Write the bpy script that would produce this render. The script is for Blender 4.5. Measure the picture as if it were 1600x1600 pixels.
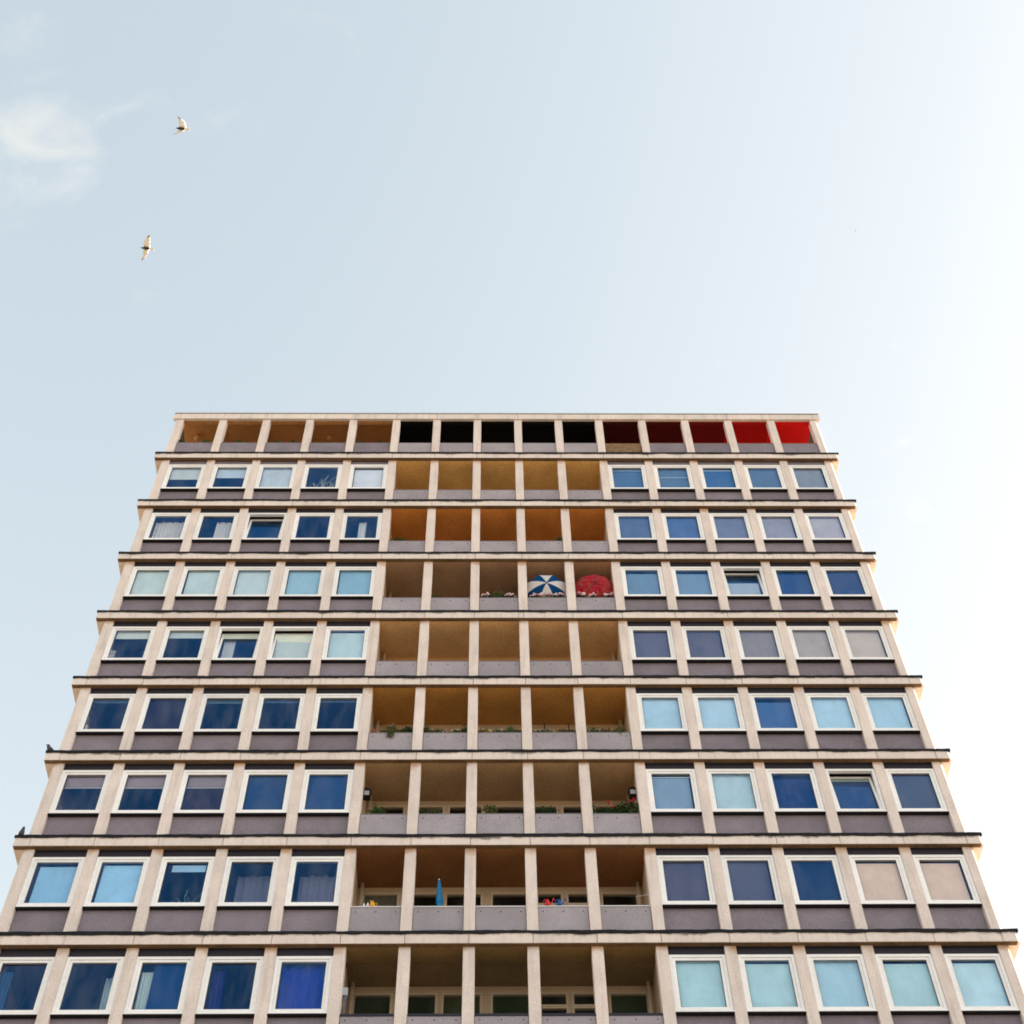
import bpy, bmesh, math, random
from mathutils import Vector, Matrix
R = math.radians
scene = bpy.context.scene
for o in list(bpy.data.objects):
    bpy.data.objects.remove(o)
COL = scene.collection
rnd = random.Random(7)

# ------------------------------------------------------------------ camera
cam = bpy.data.cameras.new('camera')
cam.sensor_fit = 'HORIZONTAL'
cam.sensor_width = 56.0
cam.lens = 80.01
cam.clip_start = 0.1
cam.clip_end = 6000
camo = bpy.data.objects.new('camera', cam)
COL.objects.link(camo)
_r = Vector((0.99990, -0.00839, -0.01138)); _u = Vector((-0.00065, -0.83113, 0.55608)); _w = Vector((0.01412, 0.55601, 0.83105))
_m = Matrix((_r, _u, -_w)).transposed().to_4x4()
_m.translation = Vector((-0.21375, -24.8631, 1.60))
camo.matrix_world = _m
scene.camera = camo

# ------------------------------------------------------------------ sky, sun, exposure
SUN_AZ, SUN_EL = 85.0, 22.0          # azimuth clockwise from +Y
world = bpy.data.worlds.new('World'); scene.world = world; world.use_nodes = True
nt = world.node_tree; nd = nt.nodes; lk = nt.links
bg = nd['Background']
sky = nd.new('ShaderNodeTexSky'); sky.sky_type = 'NISHITA'; sky.sun_disc = False
sky.sun_elevation = R(SUN_EL); sky.sun_rotation = R(SUN_AZ)
sky.altitude = 50; sky.air_density = 1.0; sky.dust_density = 1.8; sky.ozone_density = 1.0
hs = nd.new('ShaderNodeHueSaturation'); hs.inputs['Saturation'].default_value = 0.62; hs.inputs['Hue'].default_value = 0.49
# hazy evening air evens the sky out: compress its range about a mid value
PIV = 1.30
c1 = nd.new('ShaderNodeVectorMath'); c1.operation = 'SCALE'; c1.inputs['Scale'].default_value = 1/PIV; lk.new(sky.outputs[0], c1.inputs[0])
gmm = nd.new('ShaderNodeGamma'); gmm.inputs['Gamma'].default_value = 0.73; lk.new(c1.outputs[0], gmm.inputs['Color'])
c2 = nd.new('ShaderNodeVectorMath'); c2.operation = 'SCALE'; c2.inputs['Scale'].default_value = PIV; lk.new(gmm.outputs[0], c2.inputs[0])
lk.new(c2.outputs[0], hs.inputs['Color'])
# the brighter the air, the more neutral its colour
bw_ = nd.new('ShaderNodeRGBToBW'); lk.new(hs.outputs[0], bw_.inputs[0])
nf = nd.new('ShaderNodeMapRange'); nf.inputs['From Min'].default_value = 1.22; nf.inputs['From Max'].default_value = 1.95; nf.inputs['To Max'].default_value = 0.8; lk.new(bw_.outputs[0], nf.inputs['Value'])
nv = nd.new('ShaderNodeVectorMath'); nv.operation = 'SCALE'; nv.inputs[0].default_value = (0.965, 0.985, 1.07); lk.new(bw_.outputs[0], nv.inputs['Scale'])
air = nd.new('ShaderNodeMix'); air.data_type = 'RGBA'; lk.new(nf.outputs[0], air.inputs[0]); lk.new(hs.outputs[0], air.inputs[6]); lk.new(nv.outputs[0], air.inputs[7])
# thin wispy cloud, brightening the blue a little
tc = nd.new('ShaderNodeTexCoord')
mp = nd.new('ShaderNodeMapping'); mp.inputs['Scale'].default_value = (1.0, 1.35, 1.0); mp.inputs['Location'].default_value = (0.37, 0.12, 0.71)
lk.new(tc.outputs['Generated'], mp.inputs['Vector'])
n1 = nd.new('ShaderNodeTexNoise'); n1.inputs['Scale'].default_value = 22; n1.inputs['Detail'].default_value = 9; n1.inputs['Roughness'].default_value = 0.58; n1.inputs['Distortion'].default_value = 0.6
lk.new(mp.outputs[0], n1.inputs['Vector'])
n2 = nd.new('ShaderNodeTexNoise'); n2.inputs['Scale'].default_value = 3.1; n2.inputs['Detail'].default_value = 2
lk.new(mp.outputs[0], n2.inputs['Vector'])
add = nd.new('ShaderNodeMath'); add.operation = 'ADD'; lk.new(n1.outputs['Fac'], add.inputs[0]); lk.new(n2.outputs['Fac'], add.inputs[1])
# the small cloud bank hangs low on the left, with faint shreds drifting right of it
nrm = nd.new('ShaderNodeVectorMath'); nrm.operation = 'NORMALIZE'; lk.new(tc.outputs['Generated'], nrm.inputs[0])
def region(d, a0, a1, amt):
    dp = nd.new('ShaderNodeVectorMath'); dp.operation = 'DOT_PRODUCT'; dp.inputs[1].default_value = Vector(d).normalized(); lk.new(nrm.outputs[0], dp.inputs[0])
    rg = nd.new('ShaderNodeMapRange'); rg.interpolation_type = 'SMOOTHSTEP'
    rg.inputs['From Min'].default_value = math.cos(R(a0)); rg.inputs['From Max'].default_value = math.cos(R(a1)); rg.inputs['To Min'].default_value = 0.0; rg.inputs['To Max'].default_value = amt
    lk.new(dp.outputs['Value'], rg.inputs['Value']); return rg.outputs[0]
cur = add.outputs[0]
for dirs in (((-0.291, 0.332, 0.897), 3.3, 0.2, 0.22), ((-0.24, 0.345, 0.907), 8.0, 1.0, 0.20), ((-0.111, 0.2776, 0.9543), 3.0, 0.3, 0.19), ((-0.2056, 0.4078, 0.8896), 3.0, 0.3, 0.18)):
    ad = nd.new('ShaderNodeMath'); ad.operation = 'ADD'; lk.new(cur, ad.inputs[0]); lk.new(region(*dirs), ad.inputs[1]); cur = ad.outputs[0]
cr = nd.new('ShaderNodeMapRange'); cr.interpolation_type = 'SMOOTHSTEP'
cr.inputs['From Min'].default_value = 1.24; cr.inputs['From Max'].default_value = 1.72; cr.inputs['To Max'].default_value = 0.58
lk.new(cur, cr.inputs['Value'])
cw = nd.new('ShaderNodeMix'); cw.data_type = 'RGBA'; cw.blend_type = 'MIX'
bright = nd.new('ShaderNodeMix'); bright.data_type = 'RGBA'; bright.blend_type = 'MULTIPLY'; bright.inputs[0].default_value = 1.0
hs2 = nd.new('ShaderNodeHueSaturation'); hs2.inputs['Saturation'].default_value = 0.12; hs2.inputs['Value'].default_value = 1.16
lk.new(air.outputs[2], hs2.inputs['Color'])
lk.new(hs2.outputs[0], bright.inputs[6]); bright.inputs[7].default_value = (1.03, 1.0, 0.985, 1)
lk.new(cr.outputs[0], cw.inputs[0]); lk.new(air.outputs[2], cw.inputs[6]); lk.new(bright.outputs[2], cw.inputs[7])
tn = nd.new('ShaderNodeMix'); tn.data_type = 'RGBA'; tn.blend_type = 'MULTIPLY'; tn.inputs[0].default_value = 1.0; tn.inputs[7].default_value = (1.02, 1.0, 0.92, 1)
lk.new(cw.outputs[2], tn.inputs[6]); lk.new(tn.outputs[2], bg.inputs['Color'])
bg.inputs['Strength'].default_value = 0.15

sun = bpy.data.lights.new('sun', 'SUN'); sun.energy = 3.2; sun.angle = R(0.53); sun.color = (1.0, 0.83, 0.62)
suno = bpy.data.objects.new('sun', sun); COL.objects.link(suno)
_d = Vector((math.sin(R(SUN_AZ)) * math.cos(R(SUN_EL)), math.cos(R(SUN_AZ)) * math.cos(R(SUN_EL)), math.sin(R(SUN_EL))))
suno.rotation_euler = (-_d).to_track_quat('-Z', 'Y').to_euler()
suno.location = _d * 200
vs = scene.view_settings
vs.view_transform = 'Standard'; vs.look = 'None'; vs.gamma = 1.0; vs.use_curve_mapping = False
vs.exposure = 1.89
scene.cycles.filter_width = 1.8
scene.cycles.max_bounces = 10
scene.cycles.diffuse_bounces = 5
scene.cycles.transparent_max_bounces = 16

# ------------------------------------------------------------------ helpers
def lin(c):
    return tuple(((v / 255) / 12.92 if v / 255 <= 0.04045 else ((v / 255 + 0.055) / 1.055) ** 2.4) for v in c)

MATS = {}
def vary(m, amt):
    """each piece a little lighter or darker than the next"""
    t = m.node_tree; n = t.nodes; l = t.links; b = n['Principled BSDF']
    oi = n.new('ShaderNodeObjectInfo'); r = n.new('ShaderNodeMapRange'); r.inputs['To Min'].default_value = 1-amt; r.inputs['To Max'].default_value = 1+amt; l.new(oi.outputs['Random'], r.inputs['Value'])
    v = n.new('ShaderNodeVectorMath'); v.operation = 'SCALE'; l.new(b.inputs['Base Color'].links[0].from_socket, v.inputs[0]); l.new(r.outputs[0], v.inputs['Scale']); l.new(v.outputs[0], b.inputs['Base Color'])
    return m
def mat(name, col, rough=0.8, grain=0.0, gscale=60, blot=0.0, bscale=1.2, bump=0.0, spec=0.3, metal=0.0, transl=0.0):
    """plain procedural material: base colour, fine grain and large blotches by world position"""
    if name in MATS: return MATS[name]
    m = bpy.data.materials.new(name); m.use_nodes = True
    t = m.node_tree; n = t.nodes; l = t.links; b = n['Principled BSDF']
    b.inputs['Roughness'].default_value = rough; b.inputs['Metallic'].default_value = metal
    b.inputs['Specular IOR Level'].default_value = spec
    b.inputs['Base Color'].default_value = (*col, 1)
    if grain or blot:
        g = n.new('ShaderNodeNewGeometry')
        cur = None
        for amt, sc, det in ((grain, gscale, 2), (blot, bscale, 5)):
            if not amt: continue
            no = n.new('ShaderNodeTexNoise'); no.inputs['Scale'].default_value = sc; no.inputs['Detail'].default_value = det
            l.new(g.outputs['Position'], no.inputs['Vector'])
            r = n.new('ShaderNodeMapRange'); r.inputs['From Min'].default_value = 0.25; r.inputs['From Max'].default_value = 0.75
            r.inputs['To Min'].default_value = 1 - amt; r.inputs['To Max'].default_value = 1 + amt
            l.new(no.outputs['Fac'], r.inputs['Value'])
            if cur is None: cur = r.outputs[0]
            else:
                mu = n.new('ShaderNodeMath'); mu.operation = 'MULTIPLY'; l.new(cur, mu.inputs[0]); l.new(r.outputs[0], mu.inputs[1]); cur = mu.outputs[0]
            if bump and sc == gscale:
                bp = n.new('ShaderNodeBump'); bp.inputs['Strength'].default_value = bump; bp.inputs['Distance'].default_value = 0.01
                l.new(no.outputs['Fac'], bp.inputs['Height']); l.new(bp.outputs[0], b.inputs['Normal'])
        v = n.new('ShaderNodeVectorMath'); v.operation = 'SCALE'; v.inputs[0].default_value = col; l.new(cur, v.inputs['Scale'])
        l.new(v.outputs[0], b.inputs['Base Color'])
    if transl:
        tr = n.new('ShaderNodeBsdfTranslucent'); tr.inputs['Color'].default_value = (*col, 1)
        mx = n.new('ShaderNodeMixShader'); mx.inputs[0].default_value = transl
        l.new(b.outputs[0], mx.inputs[1]); l.new(tr.outputs[0], mx.inputs[2]); l.new(mx.outputs[0], n['Material Output'].inputs['Surface'])
    MATS[name] = m
    return m

def glass_mat(name, tint=(0.985, 0.99, 0.995), refl=(0.06, 0.37, 0.95)):
    m = bpy.data.materials.new(name); m.use_nodes = True
    t = m.node_tree; n = t.nodes; l = t.links
    n.remove(n['Principled BSDF'])
    tr = n.new('ShaderNodeBsdfTransparent'); tr.inputs['Color'].default_value = (*tint, 1)
    gl = n.new('ShaderNodeBsdfGlossy'); gl.inputs['Color'].default_value = (*refl, 1); gl.inputs['Roughness'].default_value = 0.012
    fr = n.new('ShaderNodeFresnel'); fr.inputs['IOR'].default_value = 1.5
    mu = n.new('ShaderNodeMath'); mu.operation = 'MULTIPLY'; mu.inputs[1].default_value = 2.0; mu.use_clamp = True
    gb = n.new('ShaderNodeNewGeometry'); inv = n.new('ShaderNodeMath'); inv.operation = 'SUBTRACT'; inv.inputs[0].default_value = 1.0
    l.new(gb.outputs['Backfacing'], inv.inputs[1])          # the pane's inner face only passes light on
    fm = n.new('ShaderNodeMath'); fm.operation = 'MULTIPLY'; l.new(fr.outputs[0], fm.inputs[0]); l.new(inv.outputs[0], fm.inputs[1])
    l.new(fm.outputs[0], mu.inputs[0])
    g = n.new('ShaderNodeNewGeometry'); no = n.new('ShaderNodeTexNoise'); no.inputs['Scale'].default_value = 1.3
    bp = n.new('ShaderNodeBump'); bp.inputs['Strength'].default_value = 0.05; bp.inputs['Distance'].default_value = 0.02
    l.new(g.outputs['Position'], no.inputs['Vector']); l.new(no.outputs['Fac'], bp.inputs['Height']); l.new(bp.outputs[0], gl.inputs['Normal'])
    mx = n.new('ShaderNodeMixShader'); l.new(mu.outputs[0], mx.inputs[0]); l.new(tr.outputs[0], mx.inputs[1]); l.new(gl.outputs[0], mx.inputs[2])
    # uneven film of dust with rain runs
    mp = n.new('ShaderNodeMapping'); mp.inputs['Scale'].default_value = (3.0, 3.0, 0.9); mp.inputs['Rotation'].default_value = (0, R(14), 0); l.new(g.outputs['Position'], mp.inputs['Vector'])
    nd_ = n.new('ShaderNodeTexNoise'); nd_.inputs['Scale'].default_value = 1.1; nd_.inputs['Detail'].default_value = 5; nd_.inputs['Roughness'].default_value = 0.6; l.new(mp.outputs[0], nd_.inputs['Vector'])
    dr = n.new('ShaderNodeMapRange'); dr.inputs['From Min'].default_value = 0.42; dr.inputs['From Max'].default_value = 0.75; dr.inputs['To Max'].default_value = 0.045; l.new(nd_.outputs['Fac'], dr.inputs['Value'])
    df = n.new('ShaderNodeBsdfDiffuse'); df.inputs['Color'].default_value = (0.55, 0.55, 0.55, 1)
    m2 = n.new('ShaderNodeMixShader'); l.new(dr.outputs[0], m2.inputs[0]); l.new(mx.outputs[0], m2.inputs[1]); l.new(df.outputs[0], m2.inputs[2])
    l.new(m2.outputs[0], n['Material Output'].inputs['Surface'])
    return m

class MB:
    def __init__(s): s.v = []; s.f = []; s.mi = []
    def quad(s, a, b, c, d, mi=0):
        k = len(s.v); s.v += [tuple(a), tuple(b), tuple(c), tuple(d)]; s.f.append((k, k+1, k+2, k+3)); s.mi.append(mi)
    def poly(s, pts, mi=0):
        k = len(s.v); s.v += [tuple(p) for p in pts]; s.f.append(tuple(range(k, k+len(pts)))); s.mi.append(mi)
    def box(s, x0, x1, y0, y1, z0, z1, mi=0):
        k = len(s.v)
        s.v += [(x0,y0,z0),(x1,y0,z0),(x1,y1,z0),(x0,y1,z0),(x0,y0,z1),(x1,y0,z1),(x1,y1,z1),(x0,y1,z1)]
        for f in ((0,3,2,1),(4,5,6,7),(0,1,5,4),(1,2,6,5),(2,3,7,6),(3,0,4,7)):
            s.f.append(tuple(k+i for i in f)); s.mi.append(mi)
        return s
    def prism(s, pts, z0, z1, mi=0):
        """outline in XY (counter-clockwise) pulled up from z0 to z1"""
        k = len(s.v); n = len(pts)
        s.v += [(p[0], p[1], z0) for p in pts] + [(p[0], p[1], z1) for p in pts]
        for i in range(n):
            j = (i+1) % n; s.f.append((k+i, k+j, k+n+j, k+n+i)); s.mi.append(mi)
        s.f.append(tuple(k+n+i for i in range(n))); s.mi.append(mi)
        s.f.append(tuple(k+n-1-i for i in range(n))); s.mi.append(mi)
        return s
    def loft(s, rings, mi=0, cap=True, closed=True):
        k = len(s.v); n = len(rings[0])
        for r in rings: s.v += [tuple(p) for p in r]
        for a in range(len(rings)-1):
            m_ = mi[a] if isinstance(mi, (list, tuple)) else mi
            for i in range(n if closed else n-1):
                j = (i+1) % n
                s.f.append((k+a*n+i, k+a*n+j, k+(a+1)*n+j, k+(a+1)*n+i)); s.mi.append(m_)
        if cap:
            s.f.append(tuple(k+n-1-i for i in range(n))); s.mi.append(mi[0] if isinstance(mi, (list, tuple)) else mi)
            b = k+(len(rings)-1)*n
            s.f.append(tuple(b+i for i in range(n))); s.mi.append(mi[-1] if isinstance(mi, (list, tuple)) else mi)
        return s
    def tube(s, p0, p1, r0, r1=None, n=8, mi=0):
        if r1 is None: r1 = r0
        p0 = Vector(p0); p1 = Vector(p1); d = (p1-p0).normalized()
        a = d.orthogonal().normalized(); b = d.cross(a)
        return s.loft([[p + (a*math.cos(2*math.pi*i/n) + b*math.sin(2*math.pi*i/n))*r for i in range(n)] for p, r in ((p0, r0), (p1, r1))], mi)
    def lathe(s, prof, c=(0,0,0), n=14, mi=0):
        return s.loft([[(c[0]+r*math.cos(2*math.pi*i/n), c[1]+r*math.sin(2*math.pi*i/n), c[2]+z) for i in range(n)] for r, z in prof], mi)
    def ball(s, c, r, n=8, mi=0, sq=1.0):
        return s.lathe([(max(r*math.sin(math.pi*k/6), 1e-4), -r*sq*math.cos(math.pi*k/6)) for k in range(7)], c, n, mi)
    def mesh(s, name, mats, smooth=False):
        me = bpy.data.meshes.new(name); me.from_pydata(s.v, [], s.f)
        for m in (mats if isinstance(mats, (list, tuple)) else [mats]): me.materials.append(m)
        if max(s.mi) > 0: me.polygons.foreach_set('material_index', s.mi)
        if smooth: me.polygons.foreach_set('use_smooth', [True]*len(s.f))
        me.update(); return me
    def build(s, name, mats, parent=None, loc=(0,0,0), smooth=False):
        return put(name, s.mesh(name, mats, smooth), parent, loc)

def put(name, me, parent=None, loc=(0,0,0), rot=None):
    o = bpy.data.objects.new(name, me); COL.objects.link(o)
    o.parent = parent; o.location = loc
    if rot: o.rotation_euler = rot
    return o
def bevel(o, w=0.006, seg=1):
    md = o.modifiers.new('bevel', 'BEVEL'); md.width = w; md.segments = seg; md.limit_method = 'ANGLE'; return o
def tag(o, label, cat, group=None):
    o['label'] = label; o['category'] = cat
    if group: o['group'] = group
    return o
def thing(name, label, cat, loc=(0,0,0), rot=(0,0,0), group=None):
    o = bpy.data.objects.new(name, None); COL.objects.link(o); o.location = loc; o.rotation_euler = rot
    o.empty_display_size = 0.2
    return tag(o, label, cat, group)

# ------------------------------------------------------------------ materials
def concrete_mat(name, col, stain=0.0):
    """cream washed concrete: grain, cloudy wear, drip stains and soot just under the ledge caps"""
    m = mat(name, col, 0.9, grain=0.15, gscale=38, blot=0.09, bscale=1.6, bump=0.35, spec=0.15)
    t = m.node_tree; n = t.nodes; l = t.links; b = n['Principled BSDF']
    src = b.inputs['Base Color'].links[0].from_socket
    g = n.new('ShaderNodeNewGeometry')
    # vertical weather streaks
    mp = n.new('ShaderNodeMapping'); mp.inputs['Scale'].default_value = (5.5, 5.5, 0.5); l.new(g.outputs['Position'], mp.inputs['Vector'])
    no = n.new('ShaderNodeTexNoise'); no.inputs['Scale'].default_value = 1.5; no.inputs['Detail'].default_value = 6; l.new(mp.outputs[0], no.inputs['Vector'])
    r = n.new('ShaderNodeMapRange'); r.inputs['From Min'].default_value = 0.50; r.inputs['From Max'].default_value = 0.78; r.inputs['To Min'].default_value = 1.0; r.inputs['To Max'].default_value = 0.80
    l.new(no.outputs['Fac'], r.inputs['Value'])
    fac = r.outputs[0]
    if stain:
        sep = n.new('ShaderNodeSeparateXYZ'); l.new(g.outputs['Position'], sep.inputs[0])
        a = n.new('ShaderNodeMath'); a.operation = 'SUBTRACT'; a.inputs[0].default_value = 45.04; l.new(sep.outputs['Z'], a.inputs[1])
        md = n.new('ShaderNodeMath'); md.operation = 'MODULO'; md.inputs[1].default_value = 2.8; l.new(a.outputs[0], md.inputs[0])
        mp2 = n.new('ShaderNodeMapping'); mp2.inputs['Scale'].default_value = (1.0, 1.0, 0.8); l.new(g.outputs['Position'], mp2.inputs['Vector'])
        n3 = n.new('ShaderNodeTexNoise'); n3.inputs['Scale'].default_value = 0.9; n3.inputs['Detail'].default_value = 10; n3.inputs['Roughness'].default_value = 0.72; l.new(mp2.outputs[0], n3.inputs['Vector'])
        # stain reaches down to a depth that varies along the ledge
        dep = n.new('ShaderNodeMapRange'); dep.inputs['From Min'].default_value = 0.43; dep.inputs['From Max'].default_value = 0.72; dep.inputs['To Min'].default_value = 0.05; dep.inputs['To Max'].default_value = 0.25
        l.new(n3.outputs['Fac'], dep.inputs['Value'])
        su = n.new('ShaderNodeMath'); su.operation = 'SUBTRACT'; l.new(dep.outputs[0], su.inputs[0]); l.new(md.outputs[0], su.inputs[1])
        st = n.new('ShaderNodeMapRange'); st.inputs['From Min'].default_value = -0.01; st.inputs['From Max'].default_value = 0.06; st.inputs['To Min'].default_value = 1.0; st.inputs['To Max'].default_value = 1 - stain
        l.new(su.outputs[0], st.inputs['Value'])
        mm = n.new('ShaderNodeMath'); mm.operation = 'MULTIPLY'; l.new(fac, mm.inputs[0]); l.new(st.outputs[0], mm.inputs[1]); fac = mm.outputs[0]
    v = n.new('ShaderNodeVectorMath'); v.operation = 'SCALE'; l.new(src, v.inputs[0]); l.new(fac, v.inputs['Scale'])
    out = v.outputs[0]
    if not stain:                       # uneven orange-brown tint fading down the pillar heads
        sep = n.new('ShaderNodeSeparateXYZ'); l.new(g.outputs['Position'], sep.inputs[0])
        a = n.new('ShaderNodeMath'); a.operation = 'SUBTRACT'; a.inputs[0].default_value = 45.04; l.new(sep.outputs['Z'], a.inputs[1])
        md = n.new('ShaderNodeMath'); md.operation = 'MODULO'; md.inputs[1].default_value = 2.8; l.new(a.outputs[0], md.inputs[0])
        n4 = n.new('ShaderNodeTexNoise'); n4.inputs['Scale'].default_value = 2.3; n4.inputs['Detail'].default_value = 6; l.new(g.outputs['Position'], n4.inputs['Vector'])
        d2 = n.new('ShaderNodeMapRange'); d2.inputs['From Min'].default_value = 0.35; d2.inputs['From Max'].default_value = 0.70; d2.inputs['To Min'].default_value = 0.36; d2.inputs['To Max'].default_value = 0.62; l.new(n4.outputs['Fac'], d2.inputs['Value'])
        su = n.new('ShaderNodeMath'); su.operation = 'SUBTRACT'; l.new(d2.outputs[0], su.inputs[0]); l.new(md.outputs[0], su.inputs[1])
        st = n.new('ShaderNodeMapRange'); st.inputs['From Min'].default_value = -0.03; st.inputs['From Max'].default_value = 0.16; st.inputs['To Max'].default_value = 0.75; l.new(su.outputs[0], st.inputs['Value'])
        mx = n.new('ShaderNodeMix'); mx.data_type = 'RGBA'; l.new(st.outputs[0], mx.inputs[0]); l.new(out, mx.inputs[6]); mx.inputs[7].default_value = (0.50, 0.27, 0.12, 1); out = mx.outputs[2]
    l.new(out, b.inputs['Base Color'])
    return m

CREAM = (0.745, 0.64, 0.575)
M_PIL = concrete_mat('cream_concrete', CREAM)
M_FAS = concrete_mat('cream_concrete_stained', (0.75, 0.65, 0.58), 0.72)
M_SOF = mat('soffit_render', (0.42, 0.31, 0.19), 0.9, 0.12, 30, 0.15, 1.5)
M_PAN = mat('grey_pebbledash', (0.238, 0.205, 0.232), 0.95, 0.22, 38, 0.14, 2.0, 0.3, 0.1)
M_PAR = mat('grey_parapet_render', (0.355, 0.318, 0.340), 0.95, 0.18, 38, 0.14, 1.3, 0.3, 0.1)
for m_, a_ in ((M_PIL, 0.035), (M_FAS, 0.045), (M_PAN, 0.10), (M_PAR, 0.07)): vary(m_, a_)

M_FLASH = mat('black_roofing_felt', (0.008, 0.0075, 0.010), 0.85, 0.3, 20, 0.2, 2)
M_FRAME = mat('white_window_plastic', (0.90, 0.885, 0.86), 0.45, 0.04, 8, 0.05, 1.0)
vary(M_FRAME, 0.05)
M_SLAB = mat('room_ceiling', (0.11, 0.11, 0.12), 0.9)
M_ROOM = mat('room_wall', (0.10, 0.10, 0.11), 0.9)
M_SIDE = mat('cream_render', (0.66, 0.54, 0.43), 0.9, 0.15, 30, 0.1, 1.2)
M_BALW = mat('balcony_wall_cream', (0.66, 0.50, 0.33), 0.85, 0.08, 25, 0.1, 1.2)
M_BFR = mat('balcony_window_frame', (0.72, 0.57, 0.40), 0.6, 0.05, 12)
M_GLASS = glass_mat('window_glass')
M_GLASS2 = glass_mat('balcony_glass', (0.85, 0.88, 0.87), (0.5, 0.6, 0.7))
M_STEEL = mat('dull_steel', (0.30, 0.29, 0.28), 0.5, metal=0.6)
M_DARK = mat('black_iron', (0.015, 0.015, 0.016), 0.5)
M_BOLT = mat('dark_bolt', (0.05, 0.045, 0.045), 0.6)
M_LEAF = [mat('leaf_dark', (0.03, 0.07, 0.018), 0.6, transl=0.2), mat('leaf_green', (0.06, 0.12, 0.03), 0.6, transl=0.25), mat('leaf_olive', (0.10, 0.12, 0.035), 0.6, transl=0.25)]
M_TERRA = mat('terracotta', (0.32, 0.11, 0.05), 0.85, 0.1, 20)

# ------------------------------------------------------------------ ground
g = MB(); S = 3000
g.quad((-S,-S,0),(S,-S,0),(S,S,0),(-S,S,0))
gm = mat('ground_grass_and_gravel', (0.36, 0.285, 0.19), 0.95, 0.25, 3.0, 0.35, 0.05)
go = g.build('ground', gm); go['kind'] = 'structure'
p = MB(); p.box(-60, 60, -55, 0.3, 0.0, 0.12)
po = p.build('pavement', mat('pale_paving', (0.23, 0.205, 0.17), 0.9, 0.15, 6.0, 0.15, 0.4)); po['kind'] = 'structure'

# ------------------------------------------------------------------ unseen block added behind the camera to cut low sky light
ob = thing('added_slab_block', 'unseen long grey slab block behind the viewer, added to block low sky light', 'building', (0, -38.0, 0))
OBH = 22.4
m = MB(); m.box(-34, 34, -12, 0, 0.12, OBH); m.build('wall', mat('added_block_render', (0.38, 0.33, 0.27), 0.9, 0.1, 3, 0.15, 0.2), ob)
m = MB()
for k in range(1, 8): m.box(-34.1, 34.1, -0.1, 0.18, k*2.8-0.12, k*2.8+0.16)
m.build('added_block_floor_band', mat('added_block_band', (0.30, 0.28, 0.26), 0.9), ob)
m = MB()
for k in range(8):
    for j in range(28): m.box(-33.2+j*2.4, -31.8+j*2.4, -0.05, 0.04, k*2.8+1.0, k*2.8+2.4)
m.build('added_block_glazing', mat('added_block_glass', (0.03, 0.04, 0.05), 0.15, spec=0.5), ob)
m = MB(); m.box(-34.4, 34.4, -12.4, 0.35, OBH, OBH+0.35); m.build('roof', mat('added_block_roof', (0.10, 0.10, 0.10), 0.9), ob)

# ------------------------------------------------------------------ the tower
H = 2.8; ZR = 45.04; BW = 1.46015; BB = 1.36522
P = [(-2.5*BB-(5-i)*BW) if i <= 5 else ((i-7.5)*BB if i <= 10 else 2.5*BB+(i-10)*BW) for i in range(16)]
PW = 0.125
XE = P[15]+0.365                      # end of the ledges
XW = P[15]+PW                         # outer face of the end pillars
def ZL(r): return ZR-H*r              # top of the ledge above row r
NROW = 9
tower = thing('apartment_tower', 'tall cream concrete apartment tower with gridded facade, white windows and recessed balconies', 'building')

# side walls, floor slabs, room walls
for sx in (-1, 1):
    m = MB(); a, b = sorted((sx*(XW-0.24), sx*(XW-0.004))); m.box(a, b, 0.36, 14, 0.12, ZL(1)-0.03)
    m.box(a, b, 2.2, 14, ZL(1)-0.03, ZR-0.5)
    m.build('side_wall', M_SIDE, tower)
m = MB(); m.box(-XW+0.24, XW-0.24, 13.7, 13.99, 0.12, ZR-0.5); m.build('rear_wall', M_SIDE, tower)
for r in range(1, NROW+1):
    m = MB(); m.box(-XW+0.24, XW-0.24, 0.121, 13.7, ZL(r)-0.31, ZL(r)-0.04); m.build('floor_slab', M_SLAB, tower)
    if r < NROW:
        m = MB(); z0 = ZL(r+1)-0.04; z1 = ZL(r)-0.31
        m.box(-XW+0.24, P[5]-0.1, 4.0, 4.2, z0, z1); m.box(P[10]+0.1, XW-0.24, 4.0, 4.2, z0, z1)
        for i in (2, 3, 12, 13): m.box(P[i]-0.06, P[i]+0.06, 0.36, 4.0, z0, z1)
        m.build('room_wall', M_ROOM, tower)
        for i, s in ((5, 1), (10, -1)):
            m = MB(); m.box(P[i]-0.1, P[i]+0.1, 0.36, 4.2, z0, z1); m.build('balcony_side_wall', M_BALW, tower)

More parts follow.
